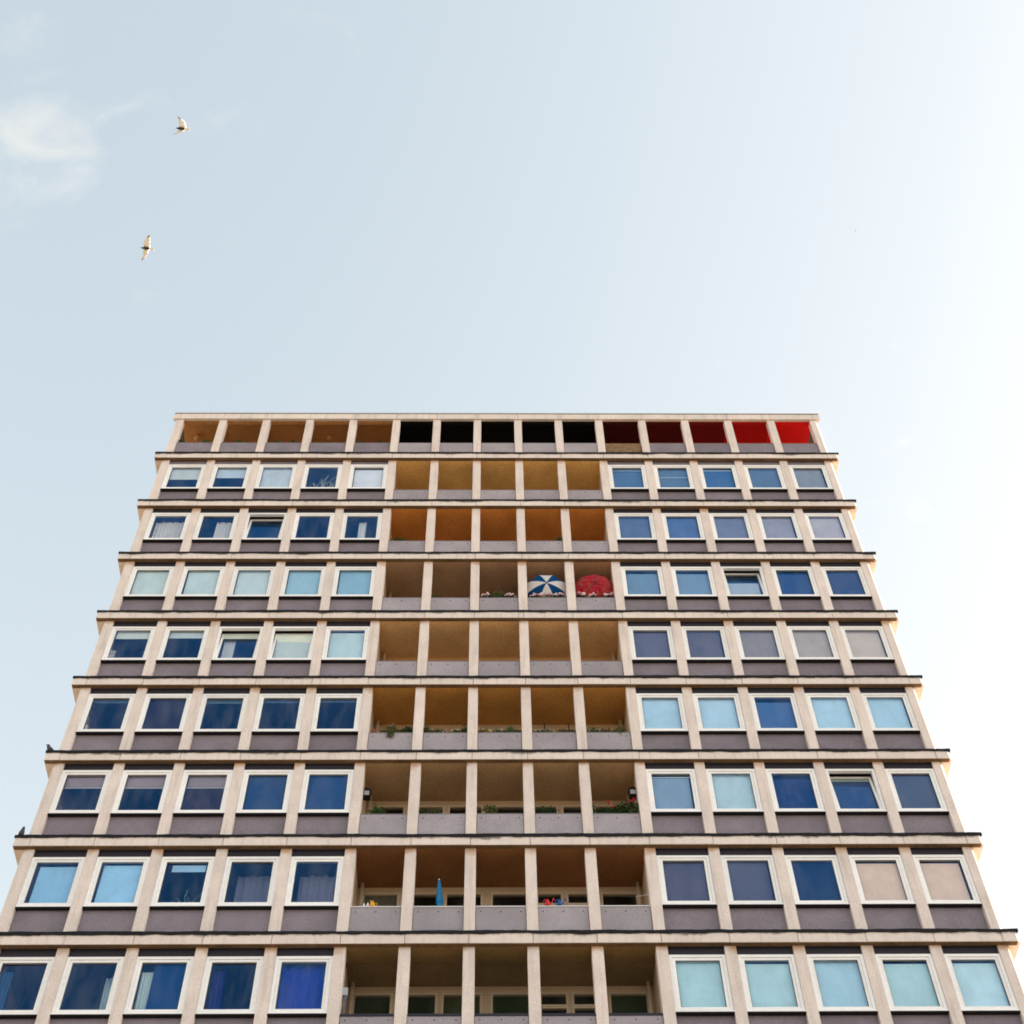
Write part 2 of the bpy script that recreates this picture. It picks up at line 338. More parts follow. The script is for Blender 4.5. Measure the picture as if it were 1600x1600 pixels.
# ledges: fascia blocks with open joints, felt cap
for r in range(1, NROW+1):
    z1 = ZL(r)-0.03; z0 = ZL(r)-0.32
    for i in range(-1, 16):
        x0 = -XE if i < 0 else P[i]+0.006
        x1 = XE if i == 15 else P[i+1]-0.006
        dy = rnd.uniform(-0.003, 0.003); m = MB()
        if i == 15: m.prism([(x0, dy), (x1-0.05, dy), (x1, 0.05), (x1, 0.118), (x0, 0.118)], z0, z1)
        else: m.box(x0, x1, dy, 0.118, z0+rnd.uniform(-0.003, 0.003), z1)
        m.build('ledge_block', M_FAS, tower)
    for sx in (-1, 1):
        m = MB(); a, b = sorted((sx*(XW-0.002), sx*XE)); m.box(a, b, 0.124, 14.2, z0, z1); m.build('side_ledge', M_FAS, tower)
    m = MB(); m.box(-XE+0.012, XE-0.06, 0.010, 0.1195, z0-0.014, z0-0.0035); m.build('soffit_shade_strip', mat('soffit_shade_brown', (0.17, 0.10, 0.05), 0.9, 0.2, 12, 0.3, 1.5), tower)  # dark brown strip stands in for the shade under the ledge
    # wavy felt edge
    m = MB(); N = 230; top = []; bot = []; rr = random.Random(100+r); dz = 0; db = 0
    for k in range(N+1):
        x = -XE-0.025+(2*XE+0.05)*k/N
        dz = 0.75*dz+rr.uniform(-0.006, 0.006); db = 0.7*db+rr.uniform(-0.011, 0.011)
        top.append((x, -0.022+rr.uniform(-0.003, 0.003), ZL(r)+dz)); bot.append((x, -0.024+rr.uniform(-0.004, 0.004), ZL(r)-0.080+db))
    back = [(q[0], 0.4, ZL(r)-0.004) for q in top]; bb = [(q[0], -0.008, q[2]) for q in bot]; inn = [(q[0], -0.006, ZL(r)-0.022) for q in bot]
    m.loft([bb, bot, top, back], 0, cap=False, closed=False)
    m.loft([inn, bb], 0, cap=False, closed=False)
    m.box(-XE-0.025, -XE-0.004, -0.02, 14.2, ZL(r)-0.055, ZL(r)-0.006); m.box(XE+0.004, XE+0.025, -0.02, 14.2, ZL(r)-0.055, ZL(r)-0.006)
    m.build('felt_cap', M_FLASH, tower)

# roof edge
XR = 10.945
for i in range(-1, 16):
    x0 = -XR if i < 0 else P[i]+0.006; x1 = XR if i == 15 else P[i+1]-0.006
    m = MB(); m.box(x0, x1, 0.06, 0.16, ZR-0.52, ZR-0.185); m.build('roof_fascia_block', M_FAS, tower)
m = MB(); m.box(-XR-0.004, XR+0.004, 0.075, 13.9, ZR-0.175, ZR-0.085); m.build('roof_cap', mat('zinc_cap', (0.52, 0.50, 0.48), 0.55, 0.05, 5, 0.08, 1), tower)
m = MB(); m.box(-XR, XR, 0.161, 13.9, ZR-0.28, ZR-0.18); m.build('roof_slab', M_SLAB, tower)
m = MB(); m.box(-XR+0.002, XR-0.002, 0.048, 0.07, ZR-0.20, ZR-0.183); m.build('roof_drip_edge', M_FLASH, tower)

# pillars
pil = {}
for r in range(0, NROW):
    z0 = ZL(r+1)-0.02; z1 = ZL(r)-(0.335 if r else 0.522)
    for i in range(16):
        key = (r == 0, i == 15)
        if key not in pil:
            m = MB(); h = z1-z0
            if i == 15: m.prism([(-PW, 0.10), (PW-0.05, 0.10), (PW, 0.15), (PW, 0.358), (-PW, 0.358)], 0, h)
            else: m.box(-PW, PW, 0.10, 0.358 if r else 0.30, 0, h)
            pil[key] = m.mesh('pillar', M_PIL)
        put('pillar', pil[key], tower, (P[i], rnd.uniform(-0.002, 0.002), z0))

# window bays: spandrel, lintel
spd = {}
for r in range(1, NROW):
    for i in list(range(5))+list(range(10, 15)):
        c = (P[i]+P[i+1])/2; hw = BW/2-PW-0.004
        if not spd:
            spd['s'] = MB().box(-hw, hw, 0.215, 0.33, -2.79, -1.99).mesh('spandrel_panel', M_PAN)
            spd['d'] = MB().box(-hw, hw, 0.162, 0.26, -0.545, -0.312).mesh('lintel_panel', mat('shaded_lintel_panel', (0.030, 0.026, 0.036), 0.7, 0.2, 30))  # shade below the ledge put into the panel colour; top window row stays grey
            spd['l'] = MB().box(-hw, hw, 0.158, 0.26, -0.545, -0.312).mesh('lintel_panel', M_PAN)
        put('spandrel_panel', spd['s'], tower, (c, rnd.uniform(-0.004, 0.004), ZL(r)))
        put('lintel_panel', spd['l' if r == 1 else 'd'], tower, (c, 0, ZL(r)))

# windows
GW = BW/2-PW-0.006                    # half outer width
FO, FS = 0.066, 0.058                 # outer frame and sash widths
ZT, ZB = -0.546, -1.988
def ring(m, hw, zt, zb, w, y0, y1):
    m.box(-hw, -hw+w, y0, y1, zb, zt); m.box(hw-w, hw, y0, y1, zb, zt)
    m.box(-hw+w, hw-w, y0, y1, zt-w, zt); m.box(-hw+w, hw-w, y0, y1, zb, zb+w)
m = MB(); ring(m, GW, ZT, ZB+0.012, FO, 0.128, 0.225); m.box(-GW-0.004, GW+0.004, 0.102, 0.214, ZB-0.012, ZB+0.0115)
ME_WIN = m.mesh('window', M_FRAME)
ME_SILL_SHADE = MB().box(-GW-0.002, GW+0.002, 0.107, 0.214, ZB-0.034, ZB-0.0122).mesh('sill_shade', mat('sill_shade_black', (0.012, 0.011, 0.014), 0.7))  # black strip drawn for the shade beneath the sill
SH = (ZT-FO-0.004)-(ZB+FO+0.004)
m = MB(); ring(m, GW-FO-0.004, SH, 0, FS, 0, 0.06); m.box(-GW+FO+FS+0.004, GW-FO-FS-0.004, 0.02, 0.05, FS, FS+0.012)
ME_SASH = m.mesh('sash', M_FRAME)
m = MB(); ring(m, GW-FO-FS-0.006, SH-FS-0.002, FS+0.002, 0.012, 0.024, 0.036); ME_GASK = m.mesh('glazing_bead', mat('grey_gasket', (0.10, 0.095, 0.09), 0.7))
GX = GW-FO-FS-0.006
m = MB(); m.box(-GX, GX, 0.037, 0.043, FS+0.004, SH-FS-0.004); ME_PANE = m.mesh('pane', M_GLASS)
GH = SH-2*FS                          # glass height
ZG0 = ZB+FO+0.004+FS                  # glass bottom relative to ledge

def cloth(x0, x1, z0, z1, folds, amp, seed, top_gather=False, lean=0.0):
    q = random.Random(seed); m = MB(); n = max(14, int(folds*8)); ph = q.uniform(0, 6)
    fr = [q.uniform(0.8, 1.25) for _ in range(3)]
    rows = []
    for j in range(7):
        t = j/6; row = []
        for k in range(n+1):
            u = k/n
            x = x0+(x1-x0)*u+lean*(1-t)*(0.5+0.5*u)
            y = amp*(0.6+0.4*(1-t))*(math.sin(folds*2*math.pi*u*fr[0]+ph)+0.45*math.sin(folds*4.3*math.pi*u*fr[1]+ph*2+t))
            zt = z1
            if top_gather: zt = z1-0.05*abs(math.sin(math.pi*folds*0.5*u))-top_gather*(2*u-1)**2
            row.append((x, y, z0+(zt-z0)*t))
        rows.append(row)
    m.loft(rows, 0, cap=False, closed=False); return m

def bcol(c, k=1.0):
    v = [max(0.004, (a-w_)*k) for a, w_ in zip(lin(c), (0.001, 0.014, 0.045))]
    g_ = 0.3*v[0]+0.6*v[1]+0.1*v[2]; ds = 0.28 if g_ > 0.2 else 0.08; v = [a*(1-ds)+g_*ds for a in v]
    f = min(1.0, 0.93/max(v)); return tuple(a*f for a in v)
def wmat(kind, c):
    nm = kind+'_%02x%02x%02x' % tuple(c)
    if kind == 'blind': return mat(nm, bcol(c, 1.72), 0.85, 0.05, 40, 0.09, 2.5, transl=0.0 if max(c) > 215 else 0.12)
    return mat(nm, bcol(c, 1.72), 0.9, 0.08, 40, 0.08, 3, transl=0.25)

# what hangs behind each pane, from the photograph.  b: roller blind (colour, from, to as share of glass height from the top, left inset, right inset)
# c: curtain (colour, left, right as share of width, from, to, folds)   t: tilted in   p: plant   n: nearer dark backing of a room (colour)
WIN = {
 1: {0: [('b', (178,190,184), 0, .52)], 1: [('b', (165,185,195), 0, .45)], 2: [('b', (172,190,196), 0, 1)], 3: [('p', 1)], 4: [('b', (226,232,230), 0.03, 1)],
     10: [('b', (105,140,165), 0, .1), ('b', (66,104,140), .1, 1)], 11: [('b', (150,180,195), .38, .41), ('b', (72,112,142), 0, 1)], 12: [('b', (165,190,195), .03, .07), ('b', (52,94,140), 0, 1)], 13: [('b', (74,112,144), 0, 1)], 14: [('b', (128,135,138), 0, 1), ('c', (165,150,135), .45, .86, .1, 1, 3)]},
 2: {0: [('c', (205,205,200), .02, .98, .2, 1, 9)], 1: [('c', (205,208,205), .42, .98, .2, 1, 6)], 2: [('t',), ('b', (165,180,190), .8, 1)], 3: [], 4: [('c', (200,208,212), .38, .62, .2, 1, 2)],
     10: [('b', (74,104,148), 0, 1)], 11: [('b', (70,102,150), 0, 1)], 12: [('b', (104,118,148), 0, 1)], 13: [('b', (140,142,160), 0, 1)], 14: [('b', (168,164,172), 0, 1)]},
 3: {0: [('b', (184,203,194), 0, 1)], 1: [('b', (178,202,196), 0, 1)], 2: [('b', (184,208,204), 0, 1)], 3: [('b', (130,182,196), 0, 1)], 4: [('b', (118,174,194), 0, 1)],
     10: [('b', (92,138,170), .08, 1)], 11: [('b', (98,142,175), .08, 1)], 12: [('t',), ('b', (150,170,182), .38, 1)], 13: [('b', (36,70,120), .1, 1)], 14: [('c', (90,92,120), .5, .9, .1, 1, 3), ('b', (50,70,112), 0, 1)]},
 4: {0: [('b', (182,194,184), 0, .24), ('c', (180,185,180), -.02, .12, .55, 1, 1)], 1: [('b', (172,190,186), 0, .22)], 2: [('t',), ('c', (190,196,196), .02, .36, .1, 1, 4), ('b', (165,178,172), 0, .16)], 3: [('t',), ('b', (180,196,186), .02, 1)], 4: [('b', (166,198,200), .03, 1)],
     10: [('b', (92,94,116), 0, 1)], 11: [('b', (92,94,114), 0, 1)], 12: [('b', (134,127,130), 0, 1)], 13: [('b', (170,157,146), 0, 1)], 14: [('b', (190,173,156), 0, 1)]},
 5: {0: [('c', (190,195,195), -.02, .06, .7, 1, 1), ('b', (60,85,110), 0, .1)], 1: [('b', (34,36,62), .0, 1)], 2: [('b', (70,95,110), 0, .12)], 3: [('b', (60,85,110), 0, .1)], 4: [('b', (65,90,115), 0, .08)],
     10: [('b', (160,208,226), 0, 1)], 11: [('b', (162,208,226), 0, 1)], 12: [('b', (58,98,148), .1, 1), ('b', (120,165,190), .35, .9, .48, .46)], 13: [('b', (160,208,226), 0, 1)], 14: [('b', (158,208,226), 0, 1)]},
 6: {0: [('b', (138,122,122), 0, .29), ('b', (225,225,225), .288, .312), ('c', (90,80,100), -.02, .09, .7, 1, 1)], 1: [('b', (138,122,122), 0, .29), ('b', (225,225,225), .288, .312)], 2: [('b', (136,120,122), 0, .29), ('b', (225,225,225), .288, .312), ('b', (38,36,58), .312, 1)], 3: [('b', (30,66,110), 0, 1)], 4: [('b', (30,68,115), 0, 1)],
     10: [('b', (160,185,190), 0.03, .06), ('b', (112,150,178), 0.06, 1)], 11: [('b', (158,195,204), 0, 1)], 12: [('b', (14,52,106), .1, 1)], 13: [('t',), ('b', (95,120,125), .03, .12), ('b', (40,68,112), .12, 1)], 14: [('c', (140,138,160), .55, 1, .15, 1, 4), ('b', (72,84,108), 0, 1)]},
 7: {0: [('b', (116,182,214), .06, 1, .085, .01)], 1: [('b', (120,186,218), .03, 1, .02, .0)], 2: [('b', (130,185,215), .03, .2, .16, .04), ('p', 2)], 3: [('c', (108,114,140), .12, .96, .28, 1, 5)], 4: [('c', (110,116,142), .06, .96, .28, 1, 6)],
     10: [('b', (76,78,102), 0, 1)], 11: [('b', (76,82,108), 0, 1)], 12: [('b', (12,52,96), 0, 1)], 13: [('b', (246,205,168), .03, 1)], 14: [('b', (246,205,168), .03, 1)]},
 8: {0: [('c', (50,90,130), -.02, .24, .1, 1, 3)], 1: [('c', (165,195,205), .70, .99, .25, 1, 4)], 2: [('b', (8,60,112), 0, 1, .3), ('c', (172,200,200), .0, .36, .12, 1, 4)], 3: [('c', (20,40,110), .04, .3, .1, 1, 3)], 4: [('c', (4,58,158), .02, .98, .0, 1, 6)],
     10: [('b', (164,212,214), 0, 1)], 11: [('b', (162,208,212), .03, 1)], 12: [('b', (152,200,212), .0, 1)], 13: [('b', (168,214,214), .04, 1)], 14: [('b', (170,214,220), .03, 1)]},
}
for r in range(1, NROW):
    for i in list(range(5))+list(range(10, 15)):
        c = (P[i]+P[i+1])/2; spec = WIN[r].get(i, [])
        w = put('window', ME_WIN, tower, (c, rnd.uniform(-0.003, 0.003), ZL(r)))
        tilt = any(s[0] == 't' for s in spec)
        rot = (R(-7.5) if tilt else 0, 0, 0)
        zs = ZB+FO+0.004
        put('sill_shade', ME_SILL_SHADE, w)
        put('sash', ME_SASH, w, (0, 0.148, zs), rot)
        put('glazing_bead', ME_GASK, w, (0, 0.148, zs), rot)
        put('pane', ME_PANE, w, (0, 0.148, zs), (rot[0]+R(rnd.uniform(-.8, .8)), 0, R(rnd.uniform(-.8, .8))))
        k = 0
        for s in spec:
            if s[0] == 'b':
                xl = s[4] if len(s) > 4 else 0; xr = s[5] if len(s) > 5 else 0
                full = s[2]-s[3] <= -0.5
                x0 = -GX-0.02+xl*2*GX+rnd.choice((0, 0, .02, .035, .05)); x1 = GX+0.02-xr*2*GX-rnd.choice((0, 0, .02, .035, .05))
                zt = ZG0+GH*(1-s[2])+(0.03 if s[2] == 0 else 0); zb = ZG0+GH*(1-s[3])-(0.05 if s[3] >= 1 else 0)
                yb = 0.235+0.012*k; k += 1
                m = MB(); m.box(x0, x1, yb, yb+0.003, zb, zt)
                if s[3] < 1 and zt-zb > 0.08: m.box(x0, x1, yb-0.006, yb-0.0005, zb, zb+0.018)
                if tilt:
                    bo = m.build('blind', wmat('blind', s[1]), w, (0, 0.16, 0)); bo.location = (0, 0.075, 0)
                    bo.rotation_euler = (0, 0, 0)
                else: m.build('blind', wmat('blind', s[1]), w)
            elif s[0] == 'c':
                x0 = -GX+s[2]*2*GX; x1 = -GX+s[3]*2*GX
                dpt = 0.10
                if 0.15 < s[4] < 0.5: dpt = s[4]*GH/((ZL(r)-2.8)/25.3)      # hung farther inside the room: its head shows lower from the street
                ztop = ZG0+GH*(1-s[4]) if dpt == 0.10 else ZG0+GH-0.02
                m = cloth(x0, x1, ZG0-0.45 if s[5] >= 1 else ZG0+GH*(1-s[5]), ztop, s[6], 0.02, r*31+i, 0.03 if s[4] > .15 else 0.0, 0.05 if s[3]-s[2] < .45 and r == 8 else 0)
                o = m.build('curtain', wmat('curtain', s[1]), w, (0, 0.20+dpt+(0.12 if tilt else 0), 0), smooth=True)
            elif s[0] == 'p':
                q = random.Random(r*7+i); m = MB()
                for b_ in range(26 if s[1] == 1 else 14):
                    x = q.uniform(-0.30, 0.34); z = ZG0+0.02; a = q.uniform(-1.2, 1.2); L = q.uniform(.45, 1.0)*(GH if s[1] == 1 else GH*.55); dr = q.uniform(.1, .9)
                    pts = [(x+math.sin(a)*L*t*.55+.16*math.sin(5*t+b_)*t*dr, 0.30+0.05*q.uniform(-1, 1)*t, z+L*(t-dr*t*t*.75)) for t in (0, .25, .5, .75, 1)]
                    for (a0, b0) in zip(pts, pts[1:]):
                        m.quad((a0[0]-.010, a0[1], a0[2]), (a0[0]+.010, a0[1]+.006, a0[2]), (b0[0]+.007, b0[1]+.004, b0[2]), (b0[0]-.007, b0[1], b0[2]))
                m.build('house_plant', mat('pale_leaf', (0.42, 0.45, 0.33), 0.6) if s[1] == 1 else mat('dim_leaf', (0.10, 0.17, 0.12), 0.6), w)

# ------------------------------------------------------------------ balconies in the middle
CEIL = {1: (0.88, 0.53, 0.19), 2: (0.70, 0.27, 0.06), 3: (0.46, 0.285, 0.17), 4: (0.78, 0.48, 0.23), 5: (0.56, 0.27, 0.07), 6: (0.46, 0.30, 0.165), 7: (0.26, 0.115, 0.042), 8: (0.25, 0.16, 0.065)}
OPEN = [(-3.15,-2.38), (-2.04,-1.41), (-1.24,-.45), (-.18,.63), (.87,1.41), (1.57,2.03), (2.37,3.15)]
M_COPW = mat('pale_coping', (0.66, 0.65, 0.66), 0.5)
M_COPG = mat('grey_coping', (0.20, 0.185, 0.195), 0.8)
M_COPD = mat('dark_coping', (0.022, 0.022, 0.034), 0.6)
XB0, XB1 = P[5]+0.1, P[10]-0.1
me_par = {}
for r in range(1, NROW):
    zt = ZL(r); zf = ZL(r+1)
    m = MB(); m.box(XB0+0.002, XB1-0.002, 0.119, 1.40, zt-0.336, zt-0.3105)
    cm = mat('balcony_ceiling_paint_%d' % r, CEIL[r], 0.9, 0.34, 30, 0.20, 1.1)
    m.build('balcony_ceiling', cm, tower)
    # paint laps a little down the back wall in the ochre and orange storeys; other storeys cream
    ztop = zt-0.555; zw = zt-0.3105
    bw = MB(); y0, y1 = 1.401, 1.55
    edges = [XB0]+[v for o_ in OPEN for v in o_]+[XB1]
    bw.box(XB0, XB1, y0, y1, ztop+0.045, zw)
    for k in range(0, len(edges), 2): bw.box(edges[k]+(0.045 if k else 0), edges[k+1]-(0.045 if k+2 < len(edges) else 0), y0, y1, zf-0.04, ztop+0.045)
    for k, (a, b) in enumerate(OPEN):
        if k not in (1, 3): bw.box(a-0.045, b+0.045, y0, y1, zf-0.04, zf+0.8)
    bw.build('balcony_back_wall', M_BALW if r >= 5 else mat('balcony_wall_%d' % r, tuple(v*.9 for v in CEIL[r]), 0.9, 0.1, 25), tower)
    for k, (a, b) in enumerate(OPEN):
        zb = zf-0.03 if k in (1, 3) else zf+0.8
        hw = (b-a)/2; m = MB(); ring(m, hw+0.045, ztop+0.045, zb, 0.05, 1.375, 1.47)
        tr = ztop-0.27 if (k in (4, 5) and r >= 7) or (r == 6 and k in (1, 3, 6)) else None
        if tr: m.box(-hw-0.005, hw+0.005, 1.38, 1.46, tr-0.10, tr)
        w = m.build('balcony_window', M_BFR, tower, ((a+b)/2, 0, 0))
        m = MB(); m.box(-hw+0.004, hw-0.004, 1.425, 1.431, zb+0.05, ztop-0.006); m.build('pane', M_GLASS2, w)
        bc = None
        if r == 8: bc = {0: (0.03, 0.07, 0.012), 1: (0.02, 0.055, 0.012), 2: (0.13, 0.14, 0.04), 3: (0.035, 0.075, 0.012), 6: (0.045, 0.085, 0.012)}.get(k)
        if r == 7 and k == 0: bc = (0.34, 0.30, 0.24)
        if bc:
            m = MB(); m.box(-hw, hw, 1.475, 1.479, zb+0.05, ztop-0.004); m.build('blind', mat('balcony_blind_%d_%d' % (r, k), bc, 0.9, 0.15, 20, transl=0.1), w)
    # parapets
    for i in range(5, 10):
        c = (P[i]+P[i+1])/2; hw = BB/2-PW-0.012
        cop = {7: M_COPW, 8: M_COPD}.get(r, M_COPG)
        if 'p' not in me_par: me_par['p'] = MB().box(-hw, hw, 0.152, 0.215, 0.004, 0.78).mesh('parapet_panel', M_PAR)
        pp = put('parapet_panel', me_par['p'], tower, (c+rnd.uniform(-.003, .003), rnd.uniform(-0.006, 0.004), zf))
        if cop.name not in me_par: me_par[cop.name] = MB().box(-hw-0.005, hw+0.005, 0.132 if r >= 7 else 0.146, 0.225, 0.781 if r < 8 else 0.75, 0.80 if r != 7 else 0.808).mesh('coping', cop)
        put('coping', me_par[cop.name], pp)
        if 'b' not in me_par:
            me_par['b'] = MB().tube((0, 0.158, 0), (0, 0.143, 0), 0.016, 0.014, 8).mesh('bolt', M_BOLT)
        for bx_ in (-0.45, 0, 0.45): put('bolt', me_par['b'], pp, (bx_*0.98, 0, 0.66))
        m = MB()
    if r >= 3:
        for sx in (-1, 1):
            m = MB(); m.tube((sx*3.20, 1.25, zf), (sx*3.20, 1.25, zt-0.34), 0.045, n=10); m.tube((sx*3.20, 1.25, zf+1.35), (sx*3.20, 1.25, zf+1.43), 0.056, n=10)
            m.build('drain_pipe', M_BFR, tower, smooth=True)

# ------------------------------------------------------------------ top storey: open loggias brown, black, red
zt = ZR-0.29; zf = ZL(1)
SEC = [('brown', -XW, P[5], (0.50, 0.245, 0.09)), ('black', P[5], P[10], (0.006, 0.005, 0.005)), ('red', P[10], XW, (0.55, 0.012, 0.010))]
for nm, x0, x1, colr in SEC:
    cm = mat('loggia_paint_'+nm, colr, 0.85, 0.30, 26, 0.2, 1.2)
    k0 = {'brown': 0, 'black': 5, 'red': 10}[nm]
    for i in range(k0, k0+5):              # each bay has its own board colour; the red ones step from black-red to scarlet
        a = max(x0+0.08, P[i]+0.001); b = min(x1-0.08, P[i+1]-0.001)
        bm_ = cm if nm != 'red' else mat('loggia_red_%d' % i, ((0.045, 0.003, 0.003), (0.075, 0.002, 0.003), (0.15, 0.002, 0.003), (0.46, 0.003, 0.004), (0.74, 0.005, 0.005))[i-10], 0.85, 0.14, 22, 0.12, 1.2)
        m = MB(); m.box(a, b, 0.302, 2.2, zt-0.02, zt); m.build('loggia_ceiling', bm_, tower)
        m = MB(); m.box(a, b, 0.165, 0.30, ZR-0.519, zt-0.02); m.build('loggia_beam', bm_, tower)
    m = MB(); m.box(x0, x1, 2.2, 2.35, zf, zt); m.build('loggia_back_wall', cm, tower)
    k0, k1 = (0, 5) if nm == 'brown' else ((5, 10) if nm == 'black' else (10, 15))
    for i in range(k0+1, k1):
        if nm == 'brown':
            m = MB(); m.box(P[i]-0.015, P[i]+0.015, 0.302, 2.2, zt-0.045, zt-0.021); m.build('ceiling_batten', cm, tower)
for i, cA, cB in ((5, 'brown', 'black'), (10, 'black', 'red')):
    m = MB(); m.box(P[i]-0.06, P[i]-0.001, 0.302, 2.2, zf, zt-0.02); m.build('loggia_partition', MATS['loggia_paint_'+cA], tower)
    m = MB(); m.box(P[i]+0.001, P[i]+0.06, 0.302, 2.2, zf, zt-0.02); m.build('loggia_partition', MATS['loggia_paint_'+cB], tower)
m = MB(); m.box(-XW+0.24, XW-0.24, 0.36, 2.2, zf-0.03, zf+0.01); m.build('loggia_floor', mat('loggia_floor_tile', (0.34, 0.27, 0.20), 0.9, 0.1, 5), tower)
for i in range(15):
    c = (P[i]+P[i+1])/2; hw = (P[i+1]-P[i])/2-PW-0.012
    m = MB()
    if i == 10:
        m.box(-hw+0.02, hw-0.02, 0.15, 0.175, 0.03, 0.835)
        o = m.build('wooden_parapet_board', mat('weathered_plywood', (0.20, 0.12, 0.06), 0.85, 0.3, 9, 0.25, 3), tower, (c, 0, zf))
        m = MB(); m.box(-hw, hw, 0.20, 0.22, 0.0, 0.80); m.build('batten', M_DARK, o)
    else:
        m.box(-hw, hw, 0.152, 0.215, 0.004, 0.84); o = m.build('parapet_panel', M_PAN if i < 5 or i > 10 else M_PAR, tower, (c, 0, zf))
        m = MB(); m.box(-hw, hw, 0.147, 0.22, 0.841, 0.858); m.build('coping', M_COPG if i < 10 else M_TERRA, o)
for sx in (-1, 1):
    a, b = sorted((sx*(XW-0.09), sx*(XW-0.02))); m = MB(); m.box(a, b, 0.36, 2.2, zf, zf+0.84); m.build('parapet_panel', M_PAN, tower)
    m = MB(); a, b = sorted((sx*(XW-0.24), sx*XW)); m.box(a, b, 1.95, 2.2, zf, zt-0.02); m.build('pillar', M_PIL, tower)

# storeys below the picture: plain continuation
m = MB(); mg = MB(); mw = MB()
for r in range(NROW, 16):
    z1 = ZL(r)-0.322; z0 = max(0.12, ZL(r+1))
    if r > NROW: m.box(-XE, XE, 0, 0.36, ZL(r)-0.32, ZL(r)-0.01)
    for i in range(16): m.box(P[i]-PW, P[i]+PW, 0.10, 0.358, z0, z1)
    mg.box(-XW+0.25, XW-0.25, 0.215, 0.34, z0, z0+0.81)
    mw.box(-XW+0.25, XW-0.25, 0.30, 0.34, z0+0.81, z1)
lw = m.build('lower_frame', M_PIL, tower); mg.build('lower_spandrel', M_PAN, tower)
mw.build('lower_glazing', mat('dark_glazing', (0.02, 0.03, 0.05), 0.08, spec=0.5), tower)

# ------------------------------------------------------------------ things on the tower
def leaves(m, c, rad, n, size, seed, mi=0, flat=1.0, droop=0.0):
    q = random.Random(seed)
    for _ in range(n):
        d = Vector((q.gauss(0, .5), q.gauss(0, .5), q.gauss(0, .5)))
        if d.length > 1.1: d *= 1.1/d.length
        pnt = Vector(c)+Vector((d.x*rad[0], d.y*rad[1], d.z*rad[2]-droop*abs(d.x)))
        s = size*q.uniform(.6, 1.3)
        a = Vector((q.uniform(-1, 1), q.uniform(-1, 1), q.uniform(-.6, 1))).normalized(); b = a.orthogonal().normalized(); b = (Matrix.Rotation(q.uniform(0, 6.28), 3, a) @ b)
        k = a.cross(b)
        m.poly([pnt-a*s, pnt+b*s*.45-a*s*.1, pnt+a*s, pnt-b*s*.45-a*s*.1], mi); _ = k
def blossoms(m, pts, r, seed, mi=0):
    q = random.Random(seed)
    for pt in pts:
        for _ in range(7):
            c = (pt[0]+q.gauss(0, r*.5), pt[1]+q.gauss(0, r*.5), pt[2]+q.gauss(0, r*.45)); m.ball(c, r*q.uniform(.38, .6), 6, mi)
def stems(m, base, tips, r=0.006):
    for t in tips: m.tube(base if not callable(base) else base(t), t, r, r*.6, 5)

def plant(name, label, cat, loc, foliage, flowers=None, group=None):
    """foliage: list of (centre, radii, count, leaf size, material index); flowers: list of (points, radius, material)"""
    loc = (loc[0], loc[1], loc[2]+(loc[1]-0.145)*(loc[2]-1.6)/25.2)      # stands in its trough just behind the parapet
    t = thing(name, label, cat, loc, group=group)
    byl = {}
    for k, (c, rad, n, sz, mi) in enumerate(foliage):
        byl.setdefault(mi, MB()); leaves(byl[mi], (c[0], c[1], c[2]+0.02), (rad[0]*1.1, rad[1], rad[2]*1.3), int(n*1.9), sz*1.2, hash_(loc)+k)
        byl[mi].tube((c[0], c[1], -0.22), (c[0], c[1], c[2]), 0.006, 0.004, 5)
    for mi, m in byl.items(): m.build('foliage', M_LEAF[mi], t)
    for k, (pts, r, mt) in enumerate(flowers or []):
        m = MB(); blossoms(m, pts, r, hash_(loc)+50+k); m.build('blossom', mt, t)
    return t
def hash_(l): return int(abs(l[0]*131+l[1]*17+l[2]*71)*10)

M_PINK = mat('pink_petals', (0.78, 0.40, 0.46), 0.7); M_PALE = mat('pale_pink_petals', (0.84, 0.66, 0.68), 0.7); M_REDP = mat('red_petals', (0.50, 0.015, 0.035), 0.7)
M_YEL = mat('yellow_petals', (0.75, 0.42, 0.06), 0.7); M_WHT = mat('cream_petals', (0.80, 0.72, 0.62), 0.7); M_ORG = mat('orange_petals', (0.62, 0.20, 0.05), 0.7)

def box_planter(name, label, x0, x1, zf_, colr=(0.10, 0.07, 0.06), y=0.30):
    m = MB(); q = 0.02
    m.loft([[(x0+q, y-.07, 0), (x1-q, y-.07, 0), (x1-q, y+.07, 0), (x0+q, y+.07, 0)], [(x0, y-.09, .18), (x1, y-.09, .18), (x1, y+.09, .18), (x0, y+.09, .18)]])
    m.box(x0-.008, x1+.008, y-.098, y-.088, .15, .185); m.box(x0-.008, x1+.008, y+.088, y+.098, .15, .185)
    return tag(m.build(name, mat('planter_brown', colr, 0.8), None, (0, 0, zf_)), label, 'planter')

